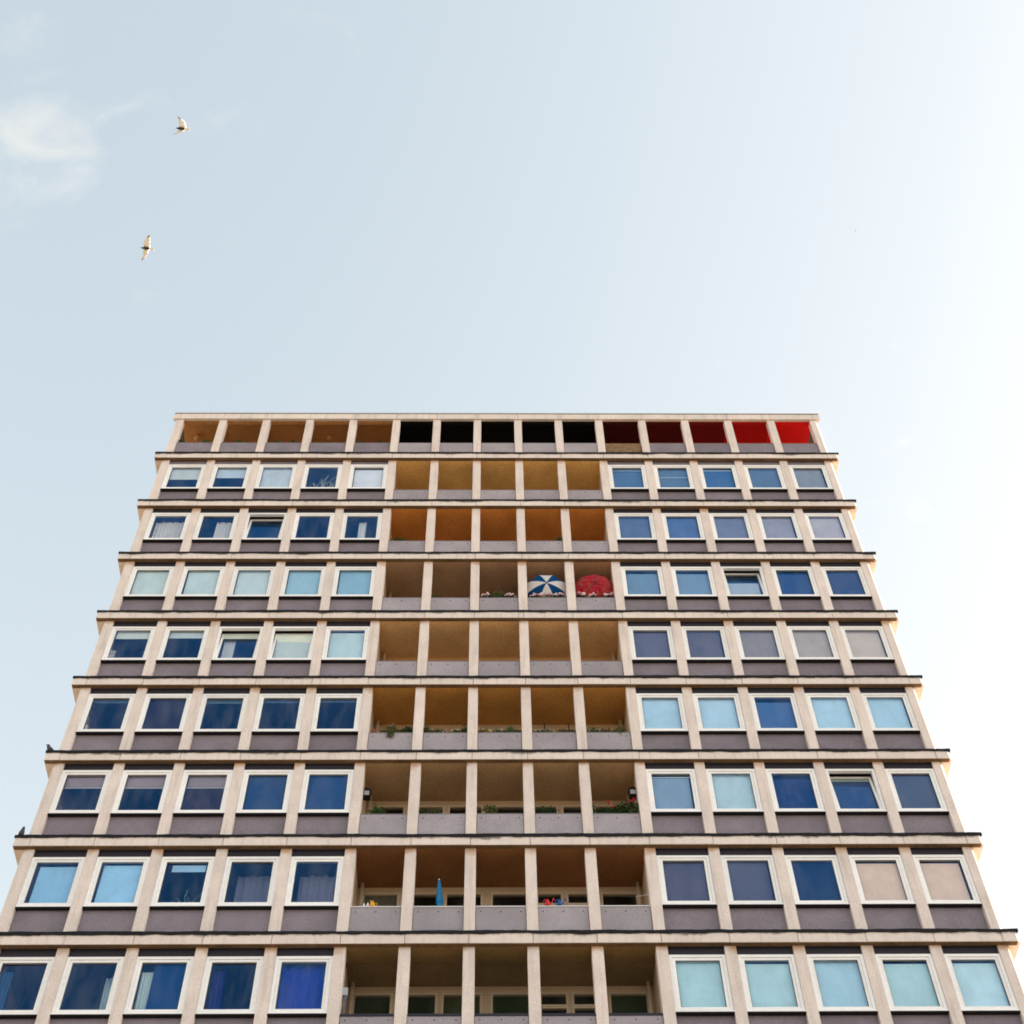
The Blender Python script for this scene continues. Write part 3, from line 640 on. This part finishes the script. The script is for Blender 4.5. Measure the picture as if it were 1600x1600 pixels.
# row 3 : umbrellas and pink geraniums.  parapet top:
def ptop(r): return ZL(r+1)+0.80
def gore_umbrella(name, label, centre, radius, depth, n, mats_, tilt, roll, rib_out=-0.008, rib_mat=None):
    t = thing(name, label, 'umbrella', centre, (tilt, 0, 0))
    rr = random.Random(5)
    for k in range(n):
        a0 = 2*math.pi*k/n+roll; a1 = 2*math.pi*(k+1)/n+roll; m = MB(); top = []; und = []
        for j in range(9):
            u = j/8; rad = radius*math.sin(u*math.pi/2*1.0)/1.0 if True else 0
            z = depth*(1-(1-math.cos(u*math.pi/2)))
            row = []; rowb = []
            for i in range(7):
                v = i/6; a = a0+(a1-a0)*v
                chord = 1-(1-math.cos((a1-a0)/2))*math.sin(v*math.pi)*1.0 - 0.035*math.sin(v*math.pi)*u*u
                zz = z+0.03*math.sin(v*math.pi)*u*(1-u)*0 
                x = rad*chord*math.cos(a); y = rad*chord*math.sin(a)
                row.append((x, y, zz+0.0015)); rowb.append((x*0.995, y*0.995, zz-0.002))
            top.append(row); und.append(rowb)
        m.loft(top, 0, cap=False, closed=False)
        m.loft([list(reversed(q)) for q in und], 0, cap=False, closed=False)
        m.build('fabric_panel', mats_[k % len(mats_)], t, smooth=True)
        m = MB(); pts = [(radius*math.sin(j/8*math.pi/2)*math.cos(a0)*0.99, radius*math.sin(j/8*math.pi/2)*math.sin(a0)*0.99, depth*math.cos(j/8*math.pi/2)+rib_out) for j in range(9)]
        for p0, p1 in zip(pts, pts[1:]): m.tube(p0, p1, 0.004, n=5)
        m.tube(pts[-1], (pts[-1][0]*1.03, pts[-1][1]*1.03, pts[-1][2]-0.012), 0.005, n=5); m.build('rib', rib_mat or M_STEEL, t)
    m = MB(); m.tube((0, 0, depth+0.05), (0, 0, depth-0.75), 0.008, n=8); m.build('shaft', M_STEEL, t)
    m = MB(); m.lathe([(0.022, depth-0.004), (0.022, depth+0.012), (0.008, depth+0.02), (0.006, depth+0.06), (0.002, depth+0.065)], n=10); m.build('tip', M_DARK, t)
    return t
M_UB = mat('umbrella_blue', (0.005, 0.06, 0.19), 0.95, spec=0.05, transl=0.15); M_UW = mat('umbrella_white', (0.66, 0.63, 0.61), 0.95, spec=0.05, transl=0.15)
def print_mat():
    m = mat('umbrella_red_print', (0.55, 0.012, 0.06), 0.95, spec=0.05); t = m.node_tree; n = t.nodes; l = t.links; b = n['Principled BSDF']
    co = n.new('ShaderNodeTexCoord'); vo = n.new('ShaderNodeTexVoronoi'); vo.inputs['Scale'].default_value = 15; no = n.new('ShaderNodeTexNoise'); no.inputs['Scale'].default_value = 9; no.inputs['Detail'].default_value = 4
    l.new(co.outputs['Object'], no.inputs['Vector']); l.new(co.outputs['Object'], vo.inputs['Vector'])
    r1 = n.new('ShaderNodeValToRGB'); e = r1.color_ramp.elements; e[0].position = .40; e[0].color = (.42, .006, .035, 1); e[1].position = .66; e[1].color = (.27, .075, .045, 1)
    l.new(no.outputs['Fac'], r1.inputs[0])
    r2 = n.new('ShaderNodeMapRange'); r2.inputs['From Min'].default_value = .10; r2.inputs['From Max'].default_value = .34; l.new(vo.outputs['Distance'], r2.inputs['Value'])
    mx = n.new('ShaderNodeMix'); mx.data_type = 'RGBA'; mx.inputs[6].default_value = (.045, .004, .02, 1); l.new(r2.outputs[0], mx.inputs[0]); l.new(r1.outputs[0], mx.inputs[7])
    l.new(mx.outputs[2], b.inputs['Base Color']); return m
z3 = ptop(3)
gore_umbrella('open_umbrella', 'open blue and white umbrella leaning out over a balcony parapet above pink geraniums', (1.37, 0.52, z3+0.68), 0.675, 0.42, 8, [M_UW, M_UB], R(96), R(67.5))
gore_umbrella('open_umbrella', 'open red patterned umbrella leaning out over a balcony parapet', (2.76, 0.52, z3+0.68), 0.675, 0.42, 10, [print_mat()], R(96), R(54), 0.003, mat('dark_red_seam', (0.05, 0.004, 0.012), 0.8))

def ger(x, n, seed, label, spread=0.13, petals=(M_PINK, M_PALE), leafn=70, hgt=0.10):
    q = random.Random(seed); n += 2; pts = [(q.uniform(-spread, spread), q.uniform(-.06, .02), hgt*q.uniform(.55, 1.25)) for _ in range(n)]
    h_ = n//2
    return plant('geranium', label, 'plant', (x, 0.27, z3), [((0, 0.02, 0.01), (spread, .07, .06), leafn, .028, 0)], [(pts[:h_], .046, petals[0]), (pts[h_:], .046, petals[1])])
ger(-0.36, 3, 1, 'pink geranium just left of the dark green bush on a parapet', 0.10)
plant('potted_shrub', 'small dark green leafy bush between pink geraniums on a parapet left of the umbrellas', 'plant', (-0.02, 0.28, z3), [((0, 0, .05), (.17, .10, .12), 200, .026, 1)])
ger(0.32, 3, 2, 'pink geranium right of the dark green bush, just left of the blue and white umbrella', 0.13)
ger(1.12, 5, 3, 'pink geranium under the left half of the blue and white umbrella', 0.16)
ger(1.50, 6, 4, 'pink geranium under the middle of the blue and white umbrella', 0.17)
ger(1.82, 3, 5, 'pale pink geranium at the right end under the blue and white umbrella', 0.12)
ger(2.34, 4, 6, 'pink geranium under the left edge of the red umbrella', 0.14)
ger(2.74, 4, 7, 'pale pink geranium under the middle of the red umbrella', 0.16, (M_PALE, M_PINK))
ger(3.10, 4, 8, 'pink geranium under the right edge of the red umbrella', 0.14)
plant('potted_shrub', 'small brownish plant on the parapet one bay left of the pink geraniums', 'plant', (-1.78, 0.27, z3), [((0, 0, .02), (.12, .06, .06), 70, .022, 2)])
plant('geranium', 'tiny red geranium on the parapet one bay left of the pink geraniums', 'plant', (-1.04, 0.27, z3), [((0, 0, 0), (.07, .05, .04), 30, .02, 0)], [([(0, 0, .04), (.04, 0, .03)], .022, M_REDP)])
for i, (lb) in ((7, 'brown trough of geraniums left of the blue and white umbrella'), (8, 'brown trough of geraniums beneath the blue and white umbrella'), (9, 'brown trough of geraniums beneath the red umbrella')):
    box_planter('flower_trough', lb, P[i]+0.16, P[i+1]-0.16, z3-0.13)

# row 2 : two small green plants
z2 = ptop(2)
plant('potted_shrub', 'low green plant on the left end of the orange balcony parapet', 'plant', (-2.98, 0.27, z2), [((0, 0, .02), (.22, .07, .06), 120, .024, 1)])
plant('potted_shrub', 'small green plant beside a pillar on the orange balcony parapet', 'plant', (1.83, 0.27, z2), [((0, 0, .04), (.10, .07, .10), 90, .024, 1)])

# row 5 : wild planters
z5 = ptop(5)
q = random.Random(55)
plant('trailing_weed', 'wispy lilac weed trailing over the parapet at the left end of the planted balcony', 'plant', (-2.72, 0.19, z5),
      [((0, 0, .03), (.16, .07, .14), 140, .026, 2), ((-.02, -.07, -.10), (.10, .03, .14), 90, .024, 2), ((.05, 0.02, .20), (.05, .03, .10), 40, .018, 2)], [([(-.05, 0, .24), (.02, 0, .30), (.07, 0, .20)], .018, mat('lilac_petals', (.35, .28, .42), .7))])
plant('potted_shrub', 'low dark shrub between the weed and the first inner pillar of the planted balcony', 'plant', (-2.28, 0.27, z5), [((0, 0, .05), (.20, .08, .09), 160, .026, 0)])
plant('potted_shrub', 'dark green shrub just right of the first inner pillar of the planted balcony', 'plant', (-1.86, 0.27, z5), [((0, 0, .06), (.12, .08, .12), 120, .026, 1)])
plant('flowering_plant', 'low plant with pale pink flowers in the second bay of the planted balcony', 'plant', (-1.55, 0.27, z5), [((0, 0, .02), (.14, .07, .05), 90, .022, 2)], [([(-.08, 0, .04), (.05, 0, .05), (.12, -.02, .03)], .024, M_PALE)])
plant('flowering_plant', 'cream and yellow flowers in the second bay of the planted balcony', 'plant', (-1.12, 0.26, z5), [((0, 0, .02), (.14, .07, .05), 90, .022, 2)], [([(-.05, 0, .06), (.06, 0, .08)], .032, M_WHT), ([(-.12, 0, .05), (.13, 0, .05)], .026, M_YEL)])
plant('potted_shrub', 'grey green shrub left of the second inner pillar of the planted balcony', 'plant', (-.86, 0.27, z5), [((0, 0, .07), (.10, .07, .12), 110, .024, 0)])
plant('flowering_plant', 'bright yellow flowers beside the grass tuft on the planted balcony', 'plant', (-.42, 0.25, z5), [((0, 0, .02), (.16, .07, .04), 70, .022, 2)], [([(-.1, 0, .05), (-.03, 0, .06), (.08, 0, .06), (.14, 0, .05)], .032, M_YEL), ([(.02, 0, .09), (.16, 0, .08)], .026, M_WHT)])
plant('flowering_plant', 'cream flowers immediately left of the grass tuft on the planted balcony', 'plant', (-.03, 0.25, z5), [((0, 0, .02), (.12, .07, .04), 60, .022, 2)], [([(-.08, 0, .06), (0, 0, .08), (.08, 0, .06)], .03, M_WHT)])
t = thing('grass_tuft', 'bushy bright green grass tuft overhanging the middle of the planted balcony', 'plant', (0.27, 0.20, z5))
m = MB()
for k in range(230):
    a = q.uniform(0, 6.28); L = q.uniform(.14, .30); sp = q.uniform(.1, 1.0); b0 = Vector((q.uniform(-.05, .05), q.uniform(-.03, .03), -.02))
    pts = [b0+Vector((math.cos(a)*L*sp*s_, math.sin(a)*L*sp*s_*.7, L*(s_*1.1-s_*s_*sp*.9))) for s_ in (0, .4, .75, 1)]
    for p0, p1 in zip(pts, pts[1:]): m.quad(p0+Vector((-.005, 0, 0)), p0+Vector((.005, .002, 0)), p1+Vector((.004, .002, 0)), p1+Vector((-.004, 0, 0)))
m.build('foliage', M_LEAF[1], t)
plant('flowering_plant', 'row of small cream flowers in the fourth bay of the planted balcony', 'plant', (1.10, 0.26, z5), [((0, 0, .01), (.22, .06, .04), 90, .022, 2)], [([(-.2, 0, .05), (-.08, 0, .05), (.05, 0, .06), (.16, 0, .05)], .026, M_WHT)])
plant('flowering_plant', 'row of small orange flowers in the fourth bay of the planted balcony', 'plant', (1.66, 0.26, z5), [((0, 0, .01), (.2, .06, .04), 90, .022, 2)], [([(-.18, 0, .04), (-.06, 0, .05), (.06, 0, .04), (.17, 0, .06)], .024, M_ORG)])
plant('flowering_plant', 'mixed cream flowers in the last bay of the planted balcony', 'plant', (2.38, 0.26, z5), [((0, 0, .03), (.2, .07, .07), 120, .024, 2)], [([(-.1, 0, .06), (0, 0, .07), (.1, 0, .10), (.16, 0, .07)], .03, M_WHT)])
plant('flowering_plant', 'orange and yellow flowers in the last bay of the planted balcony', 'plant', (2.72, 0.26, z5), [((0, 0, .02), (.16, .07, .05), 90, .022, 2)], [([(-.1, 0, .05), (.02, 0, .05)], .03, M_ORG), ([(.1, 0, .06)], .03, M_YEL)])
plant('trailing_weed', 'yellowed weed hanging over the right end of the planted balcony', 'plant', (3.05, 0.20, z5), [((0, 0, .04), (.13, .06, .10), 90, .024, 2), ((-.02, -.05, -.06), (.04, .03, .08), 30, .02, 2)])
for i, lb in enumerate(('first (leftmost)', 'second', 'middle', 'fourth', 'last (rightmost)')):
    box_planter('flower_trough', 'brown trough of wild flowers in the %s bay of the planted balcony' % lb, P[5+i]+0.16, P[6+i]-0.16, z5-0.13, (0.12, 0.05, 0.04))
t = thing('drying_rack', 'black iron rack with two uprights standing behind the planted parapet', 'rack', (1.5, 0.9, ZL(6)))
m = MB(); m.tube((-.33, 0, 0), (-.33, 0, 1.95), .016, n=6); m.build('upright', M_DARK, t)
m = MB(); m.tube((.30, 0, 0), (.30, 0, 1.95), .016, n=6); m.build('upright', M_DARK, t)
m = MB(); m.tube((-.33, 0, 1.2), (.30, 0, 1.2), .012, n=6); m.tube((-.33, 0, .5), (.30, 0, .5), .012, n=6); m.build('crossbar', M_DARK, t)
t = thing('plant_stand', 'slim terracotta coloured post beside the left pillar of the planted balcony', 'post', (-3.20, 0.42, ZL(6)))
m = MB(); m.lathe([(.05, 0), (.05, .03), (.022, .05), (.022, 1.05), (.05, 1.10), (.055, 1.18), (.02, 1.22)], n=10); m.build('post', M_TERRA, t)

# row 6 : lanterns, plants, red geraniums
z6 = ptop(6)
def lantern(loc, sx, label):
    t = thing('wall_lantern', label, 'lantern', loc)
    m = MB()
    for a in (-1, 1):
        for b in (-1, 1): m.box(a*.075-.008, a*.075+.008, b*.075-.008, b*.075+.008, 0, .17)
    m.box(-.088, .088, -.088, .088, -.02, 0); m.box(-.088, .088, -.088, .088, .17, .185); m.build('cage', M_DARK, t)
    m = MB(); m.box(-.066, .066, -.066, .066, .001, .168); m.build('lantern_glass', mat('frosted_glass', (.42, .42, .42), .3), t)
    m = MB(); m.loft([[(-.10, -.10, .186), (.10, -.10, .186), (.10, .10, .186), (-.10, .10, .186)], [(-.012+sx*.03, -.012, .33), (.012+sx*.03, -.012, .33), (.012+sx*.03, .012, .33), (-.012+sx*.03, .012, .33)]]); m.build('roof', M_DARK, t)
    m = MB(); m.box(min(sx*.085, sx*.115), max(sx*.085, sx*.115), -.03, .03, -.02, .30); m.build('wall_bracket', M_DARK, t)
lantern((-3.215, 0.50, 27.13), -1, 'black wall lantern at the left end of the balcony with red geraniums')
lantern((3.215, 0.50, 27.15), 1, 'black wall lantern above the red geraniums at the right end of a balcony')
plant('potted_shrub', 'upright green plant beneath the left wall lantern', 'plant', (-2.93, 0.27, z6), [((0, 0, .02), (.20, .07, .06), 110, .026, 1), ((-.03, 0, .14), (.05, .04, .14), 50, .022, 1), ((.14, 0, .08), (.05, .04, .08), 30, .02, 1)])
plant('potted_shrub', 'low trailing green plant in the second bay of the lantern balcony', 'plant', (-1.75, 0.27, z6), [((-.12, 0, .0), (.22, .06, .05), 110, .024, 1), ((.22, 0, .04), (.16, .06, .08), 70, .022, 2)])
plant('potted_shrub', 'round olive shrub at the left of the middle bay of the lantern balcony', 'plant', (-.24, 0.28, z6), [((0, 0, .08), (.15, .09, .13), 190, .026, 2)])
plant('potted_shrub', 'grey green feathery plant in the fourth bay of the lantern balcony', 'plant', (1.12, 0.28, z6), [((0, 0, .06), (.24, .07, .10), 170, .022, 0)])
plant('potted_shrub', 'narrow upright conifer at the left of the red geraniums', 'plant', (2.16, 0.28, z6), [((0, 0, .10), (.08, .06, .20), 190, .024, 0)])
plant('red_geranium', 'leafy red geranium spreading along the right end of the lantern balcony', 'plant', (2.86, 0.27, z6),
      [((-.25, 0, .03), (.35, .08, .07), 180, .028, 0), ((.15, 0, .12), (.28, .09, .18), 320, .030, 0), ((.30, 0, .05), (.16, .08, .14), 140, .03, 1)],
      [([(-.27, 0, .34), (-.16, 0, .22), (.02, 0, .28), (.16, 0, .30), (.28, -.02, .38), (.33, -.02, .44), (.22, 0, .20), (.26, -.03, .08)], .036, M_REDP)])
m = MB(); 
for i, lb in ((5, 'leftmost'), (6, 'second'), (7, 'middle'), (8, 'fourth'), (9, 'rightmost')):
    box_planter('flower_trough', 'plain dark trough in the %s bay of the lantern balcony' % lb, P[i]+0.18, P[i+1]-0.18, z6-0.14, (0.06, 0.06, 0.06))

# row 7 : closed parasol, watering cans, jugs, rod
z7 = ptop(7)
t = thing('closed_parasol', 'closed bright blue parasol standing upright behind a balcony parapet', 'parasol', (-1.36, 0.45, ZL(8)))
m = MB(); rings = []
for z, rad in ((1.02, .050), (1.06, .075), (1.10, .062), (1.13, .055), (1.17, .078), (1.26, .070), (1.45, .055), (1.65, .040), (1.78, .026), (1.83, .018)):
    rings.append([(rad*(1+.16*math.cos(6*a)+.06*math.cos(3*a+1))*math.cos(a)-.045*(z-1.2), rad*(1+.16*math.cos(6*a)+.06*math.cos(3*a+1))*math.sin(a), z) for a in [2*math.pi*k/36+z*.7 for k in range(36)]])
m.loft(rings); m.build('folded_canopy', mat('parasol_blue', (0.012, 0.20, 0.42), 0.75, 0.1, 25), t, smooth=True)
m = MB(); m.tube((0.01, 0, 0), (0.005, 0, 1.05), .018, n=8); m.build('pole', mat('grey_metal', (.42, .42, .42), .4, metal=.5), t)
m = MB(); m.lathe([(.20, 0), (.21, .05), (.06, .09), (.03, .22), (.02, .24)], n=16); m.build('foot', mat('parasol_foot', (.25, .25, .25), .8), t)
m = MB(); m.ball((-.03, 0, 1.845), .020, 8); m.build('finial', M_FRAME, t)
def can(loc, label, colr, flip):
    t = thing('watering_can', label, 'watering can', loc, (0, 0, R(0 if flip > 0 else 0)))
    t.scale = (0.95, 1.1, 1.3)
    mt = mat('can_%d' % int(colr[0]*1000), colr, .4)
    m = MB(); m.lathe([(.052, 0), (.060, .01), (.062, .06), (.050, .11), (.030, .125), (.028, .14)], n=14); m.build('body', mt, t, smooth=True)
    m = MB(); m.tube((.05, 0, .03), (.125, 0, .13), .013, .009, 8); m.tube((.122, 0, .125), (.145, 0, .165), .012, .028, 10); m.build('spout', mt, t)
    m = MB(); pts = [(-.055, 0, .03), (-.095, 0, .06), (-.10, 0, .11), (-.06, 0, .155), (-.01, 0, .14)]
    for a, b in zip(pts, pts[1:]): m.tube(a, b, .008, n=6)
    m.build('handle', mt, t)
can((1.03, 0.168, z7+0.008), 'small red watering can on a balcony parapet', (.55, .015, .015), 1)
can((1.29, 0.168, z7+0.008), 'small blue watering can on a balcony parapet', (.015, .07, .28), 1)
t = thing('yellow_jug', 'yellow plastic jug on the parapet at the left end of a balcony', 'jug', (-2.82, 0.168, z7+0.008))
mt = mat('yellow_plastic', (.72, .36, .02), .4)
m = MB(); m.lathe([(.050, 0), (.058, .01), (.060, .07), (.035, .12), (.026, .14), (.028, .16)], n=14); m.build('body', mt, t, smooth=True)
m = MB(); 
for a, b in (((.055, 0, .03), (.10, 0, .05)), ((.10, 0, .05), (.105, 0, .10)), ((.105, 0, .10), (.05, 0, .12))): m.tube(a, b, .009, n=6)
m.build('handle', mt, t)
m = MB(); m.tube((-.025, 0, .14), (-.055, 0, .19), .014, .010, 8); m.build('spout', mt, t)
for x, lb, s_ in ((-3.00, 'small white cone shaped ornament farther from the yellow jug', .85), (-2.92, 'small white cone shaped ornament touching the yellow jug', 1.0)):
    t = thing('white_ornament', lb, 'ornament', (x, 0.168, z7+0.008))
    m = MB(); m.lathe([(.035*s_, 0), (.038*s_, .012), (.026*s_, .06*s_), (.010*s_, .12*s_), (.003, .14*s_)], n=12); m.build('body', mat('white_ceramic', (.72, .70, .66), .4), t, smooth=True)
    m = MB(); m.lathe([(.046*s_, -.002), (.048*s_, .008), (.040*s_, .012)], n=12); m.build('base', MATS['white_ceramic'], t)
t = thing('flag_holder', 'white rod sticking out of the right balcony side wall', 'rod', (3.312, 0.55, 24.12))
m = MB(); m.tube((0, 0, 0), (-.26, .10, .02), .010, n=8); m.build('rod', M_COPW, t)
m = MB(); m.box(-.012, 0, -.03, .03, -.05, .05); m.build('wall_plate', M_COPW, t)

# row 8 : bird net, switch box with cable
z8b = ZL(9)+0.80; z8t = ZL(8)-0.34
m = MB(); x0, x1 = XB0+0.02, XB1-0.02; w = 0.0012; y = 0.375
n = int((x1-x0)/0.05)
for k in range(n+1):
    x = x0+(x1-x0)*k/n; m.box(x-w, x+w, y-w, y+w, z8b-0.05, z8t-0.20)
n2_ = int((z8t-0.20-z8b+0.05)/0.05)
for k in range(n2_+1):
    z = z8b-0.05+k*0.05; m.box(x0, x1, y-w-0.002, y+w-0.002, z-w, z+w)
net = m.build('mesh', mat('net_twine', (0.03, 0.03, 0.025), .8))
nt_ = thing('bird_net', 'fine dark bird net stretched across the lowest balcony in view', 'net', (0, 0, 0)); net.parent = nt_
m = MB(); m.tube((x0, y, z8t-0.20), (0, y, z8t-0.215), .006, n=6); m.tube((0, y, z8t-0.215), (x1, y, z8t-0.20), .006, n=6); m.build('top_rope', MATS['net_twine'], nt_)
t = thing('junction_box', 'pale grey junction box with hanging cable on the left wall of the netted balcony', 'box', (-3.25, 0.36, 21.25))
m = MB(); m.box(-.06, .06, -.05, .05, 0, .19); o = m.build('case', mat('pale_grey_plastic', (.45, .50, .55), .5), t); bevel(o, .012, 2)
m = MB(); pts = [(-.05, 0, .19), (-.058, 0, .45), (-.03, 0, .75), (-.05, 0, 1.0)]
for a, b in zip(pts, pts[1:]): m.tube(a, b, .009, n=6)
pts = [(-.03, 0, 0), (-.045, 0, -.2), (-.02, 0, -.5)]
for a, b in zip(pts, pts[1:]): m.tube(a, b, .012, n=6)
m.build('cable', M_DARK, t)
m = MB(); m.box(.0, .05, -.02, .02, -.45, -.001); m.build('conduit', mat('grey_conduit', (.14, .14, .16), .6), t)

# top storey : globe lamps and tufts
for x, y_, lb in ((-10.23, 0.86, 'round brown globe lamp under the ceiling of the leftmost top loggia bay'), (-5.74, 0.86, 'round brown globe lamp under the ceiling of the fourth top loggia bay')):
    t = thing('globe_lamp', lb, 'lamp', (x, y_, zt-0.021))
    m = MB(); m.ball((0, 0, -.17), .11, 16); m.build('globe', mat('amber_globe', (.50, .24, .09), .35), t, smooth=True)
    m = MB(); m.lathe([(.05, -.07), (.055, -.02), (.055, 0)], n=12); m.build('ceiling_rose', M_TERRA, t)
z0_ = ZL(1)+0.858
for x, lb, rad in ((-10.50, 'green tuft beside the corner pillar on the top parapet', .09), (-9.68, 'dark green tuft at the right of the leftmost top bay', .13), (-8.58, 'dark green tuft in the middle of the second top bay', .09), (-7.30, 'tiny dry tuft at the left of the third top bay', .07), (-6.8, 'tiny dry tuft in the third top bay', .07), (-4.6, 'tiny dry tuft at the left of the fifth top bay', .07), (-3.95, 'tiny dry tuft at the right of the fifth top bay', .06)):
    plant('parapet_weed', lb, 'plant', (x, 0.24, z0_), [((0, 0, .03), (rad, .05, rad*.8), 70, .022, 1 if rad > .08 else 2)])

# ------------------------------------------------------------------ birds
M_BW = mat('gull_white', (.80, .78, .74), .7); M_BD = mat('gull_head_and_shade', (.035, .025, .022), .7); M_BT = mat('gull_wing_grey', (.30, .28, .27), .7); M_BK = mat('crow_black', (.012, .012, .016), .45); M_BG = mat('crow_grey', (.075, .075, .085), .8); M_BEAK = mat('beak', (.05, .035, .03), .4)
def ell(c, ry, rz, n=12): return [(c[0], c[1]+ry*math.cos(2*math.pi*k/n), c[2]+rz*math.sin(2*math.pi*k/n)) for k in range(n)]
def gull(loc, label, heading, bank, wings, scale=1.0):
    """forward +X, left wing +Y; wings: for each side list of (span, forward offset, height) stations"""
    t = thing('gull', label, 'bird', loc, (bank, 0, heading), group='gulls in the sky'); t.scale = (scale*1.12,)*3
    m = MB()
    xs = [(.25, .010, .010, 1), (.215, .022, .024, 1), (.17, .040, .045, 1), (.13, .044, .048, 1), (.06, .058, .060, 1), (-.04, .058, .055, 1), (-.12, .040, .036, 0), (-.18, .030, .016, 0), (-.26, .070, .006, 0), (-.32, .085, .004, 0)]  # dark head; the underbody's shade is put into the same dark colour
    m.loft([ell((x, 0, 0), ry, rz) for x, ry, rz, _ in xs], [a[3] for a in xs][:-1])
    for side, st in wings.items():
        rings = []; mi = []
        for k, (sp, fo, hz, ch) in enumerate(st):
            th = .016*(1-k/len(st))+.003; y_ = side*sp
            rings.append([(fo+ch*.45, y_, hz), (fo+ch*.25, y_, hz+th), (fo-ch*.2, y_, hz+th*.6), (fo-ch*.55, y_, hz), (fo-ch*.2, y_, hz-th*.4), (fo+ch*.25, y_, hz-th*.6)])
            mi.append(2 if k >= len(st)-2 else 0)
        if side < 0: rings = [list(reversed(q_)) for q_ in rings]
        m.loft(rings, mi[:-1])
    m.build('body', [M_BW, M_BD, M_BT], t, smooth=True)
    m = MB(); m.tube((.245, 0, -.002), (.285, 0, -.008), .008, .002, 6); m.build('beak', M_BEAK, t)
gull((-17.11, 4.4, 68.55), 'lower of two gulls gliding in the sky, wings spread straight', R(186), R(8), {
    1: [(.03, .0, .02, .27), (.16, .02, .06, .29), (.32, .0, .10, .24), (.46, -.05, .11, .15), (.58, -.10, .10, .04)],
     -1: [(.03, .0, .02, .25), (.16, .06, .04, .24), (.32, .08, .03, .19), (.45, .14, .0, .10), (.55, .20, -.02, .04)]})
gull((-15.22, -0.75, 71.02), 'upper of two gulls gliding in the sky, wings curved forward', R(186), R(14), {
    1: [(.03, .0, .02, .30), (.14, .0, .08, .31), (.28, .04, .14, .26), (.38, .11, .17, .14), (.48, .22, .18, .04)],
     -1: [(.03, .0, .02, .25), (.10, .06, .02, .22), (.18, .16, .0, .18), (.24, .26, -.03, .09), (.28, .36, -.05, .03)]})
t = gull((17.65, 3.42, 68.73), 'tiny dark bird far off in the right half of the sky', R(200), R(0), {-1: [(.02, 0, 0, .2), (.2, .02, .03, .18), (.5, -.05, .05, .04)], 1: [(.02, 0, 0, .2), (.2, .02, .03, .18), (.5, -.05, .05, .04)]}, 0.15)

def crow(loc, label, head_turn, body_rot, scale=1.0):
    t = thing('perched_crow', label, 'bird', loc, (0, 0, body_rot), group='crows on the ledge ends'); t.scale = (scale,)*3
    m = MB(); path = [((-.25, 0, -.06), .022, .006, 0), ((-.17, 0, .0), .028, .010, 0), ((-.10, 0, .05), .040, .030, 1), ((-.05, 0, .085), .062, .052, 1), ((0, 0, .12), .070, .062, 1), ((.04, 0, .165), .058, .056, 1), ((.06, 0, .20), .042, .044, 0), ((.068, 0, .225), .040, .044, 0), ((.085, 0, .25), .032, .032, 0), ((.10, 0, .265), .012, .012, 0)]
    rings = []
    for k, (c, ry, rz, mi) in enumerate(path):
        a = Vector(path[max(0, k-1)][0]); b = Vector(path[min(len(path)-1, k+1)][0]); d = (b-a).normalized(); up = Vector((-d.z, 0, d.x)); sd = Vector((0, 1, 0))
        rings.append([Vector(c)+sd*ry*math.cos(2*math.pi*j/12)+up*rz*math.sin(2*math.pi*j/12) for j in range(12)])
    m.loft(rings, [p_[3] for p_ in path][:-1])
    for s_ in (-1, 1):
        m.loft([[(x, s_*(w_+.052), z+.004), (x, s_*(w_+.066), z+.02), (x, s_*(w_+.052), z+.05), (x, s_*(w_+.03), z+.03)] for x, w_, z in ((.03, 0, .12), (-.05, .003, .06), (-.14, -.02, .015), (-.20, -.035, -.02))], 0)
        m.tube((-.005, s_*.03, .075), (.012, s_*.03, .0), .007, .006, 6); m.tube((.012, s_*.03, .004), (.05, s_*.035, .003), .005, .003, 5)
    m.build('body', [M_BK, M_BG], t, smooth=True)
    m = MB(); m.tube((.095, 0, .252), (.150, 0, .248), .013, .003, 8); o = m.build('beak', M_BK, t)
crow((-11.05, 0.08, ZL(6)+.004), 'grey and black crow perched on the higher ledge end at the left', 0, R(200), 1.0)
crow((-11.0, 0.05, ZL(7)+.004), 'grey and black crow with hanging tail on the lower ledge end at the left', 0, R(300), 0.9)
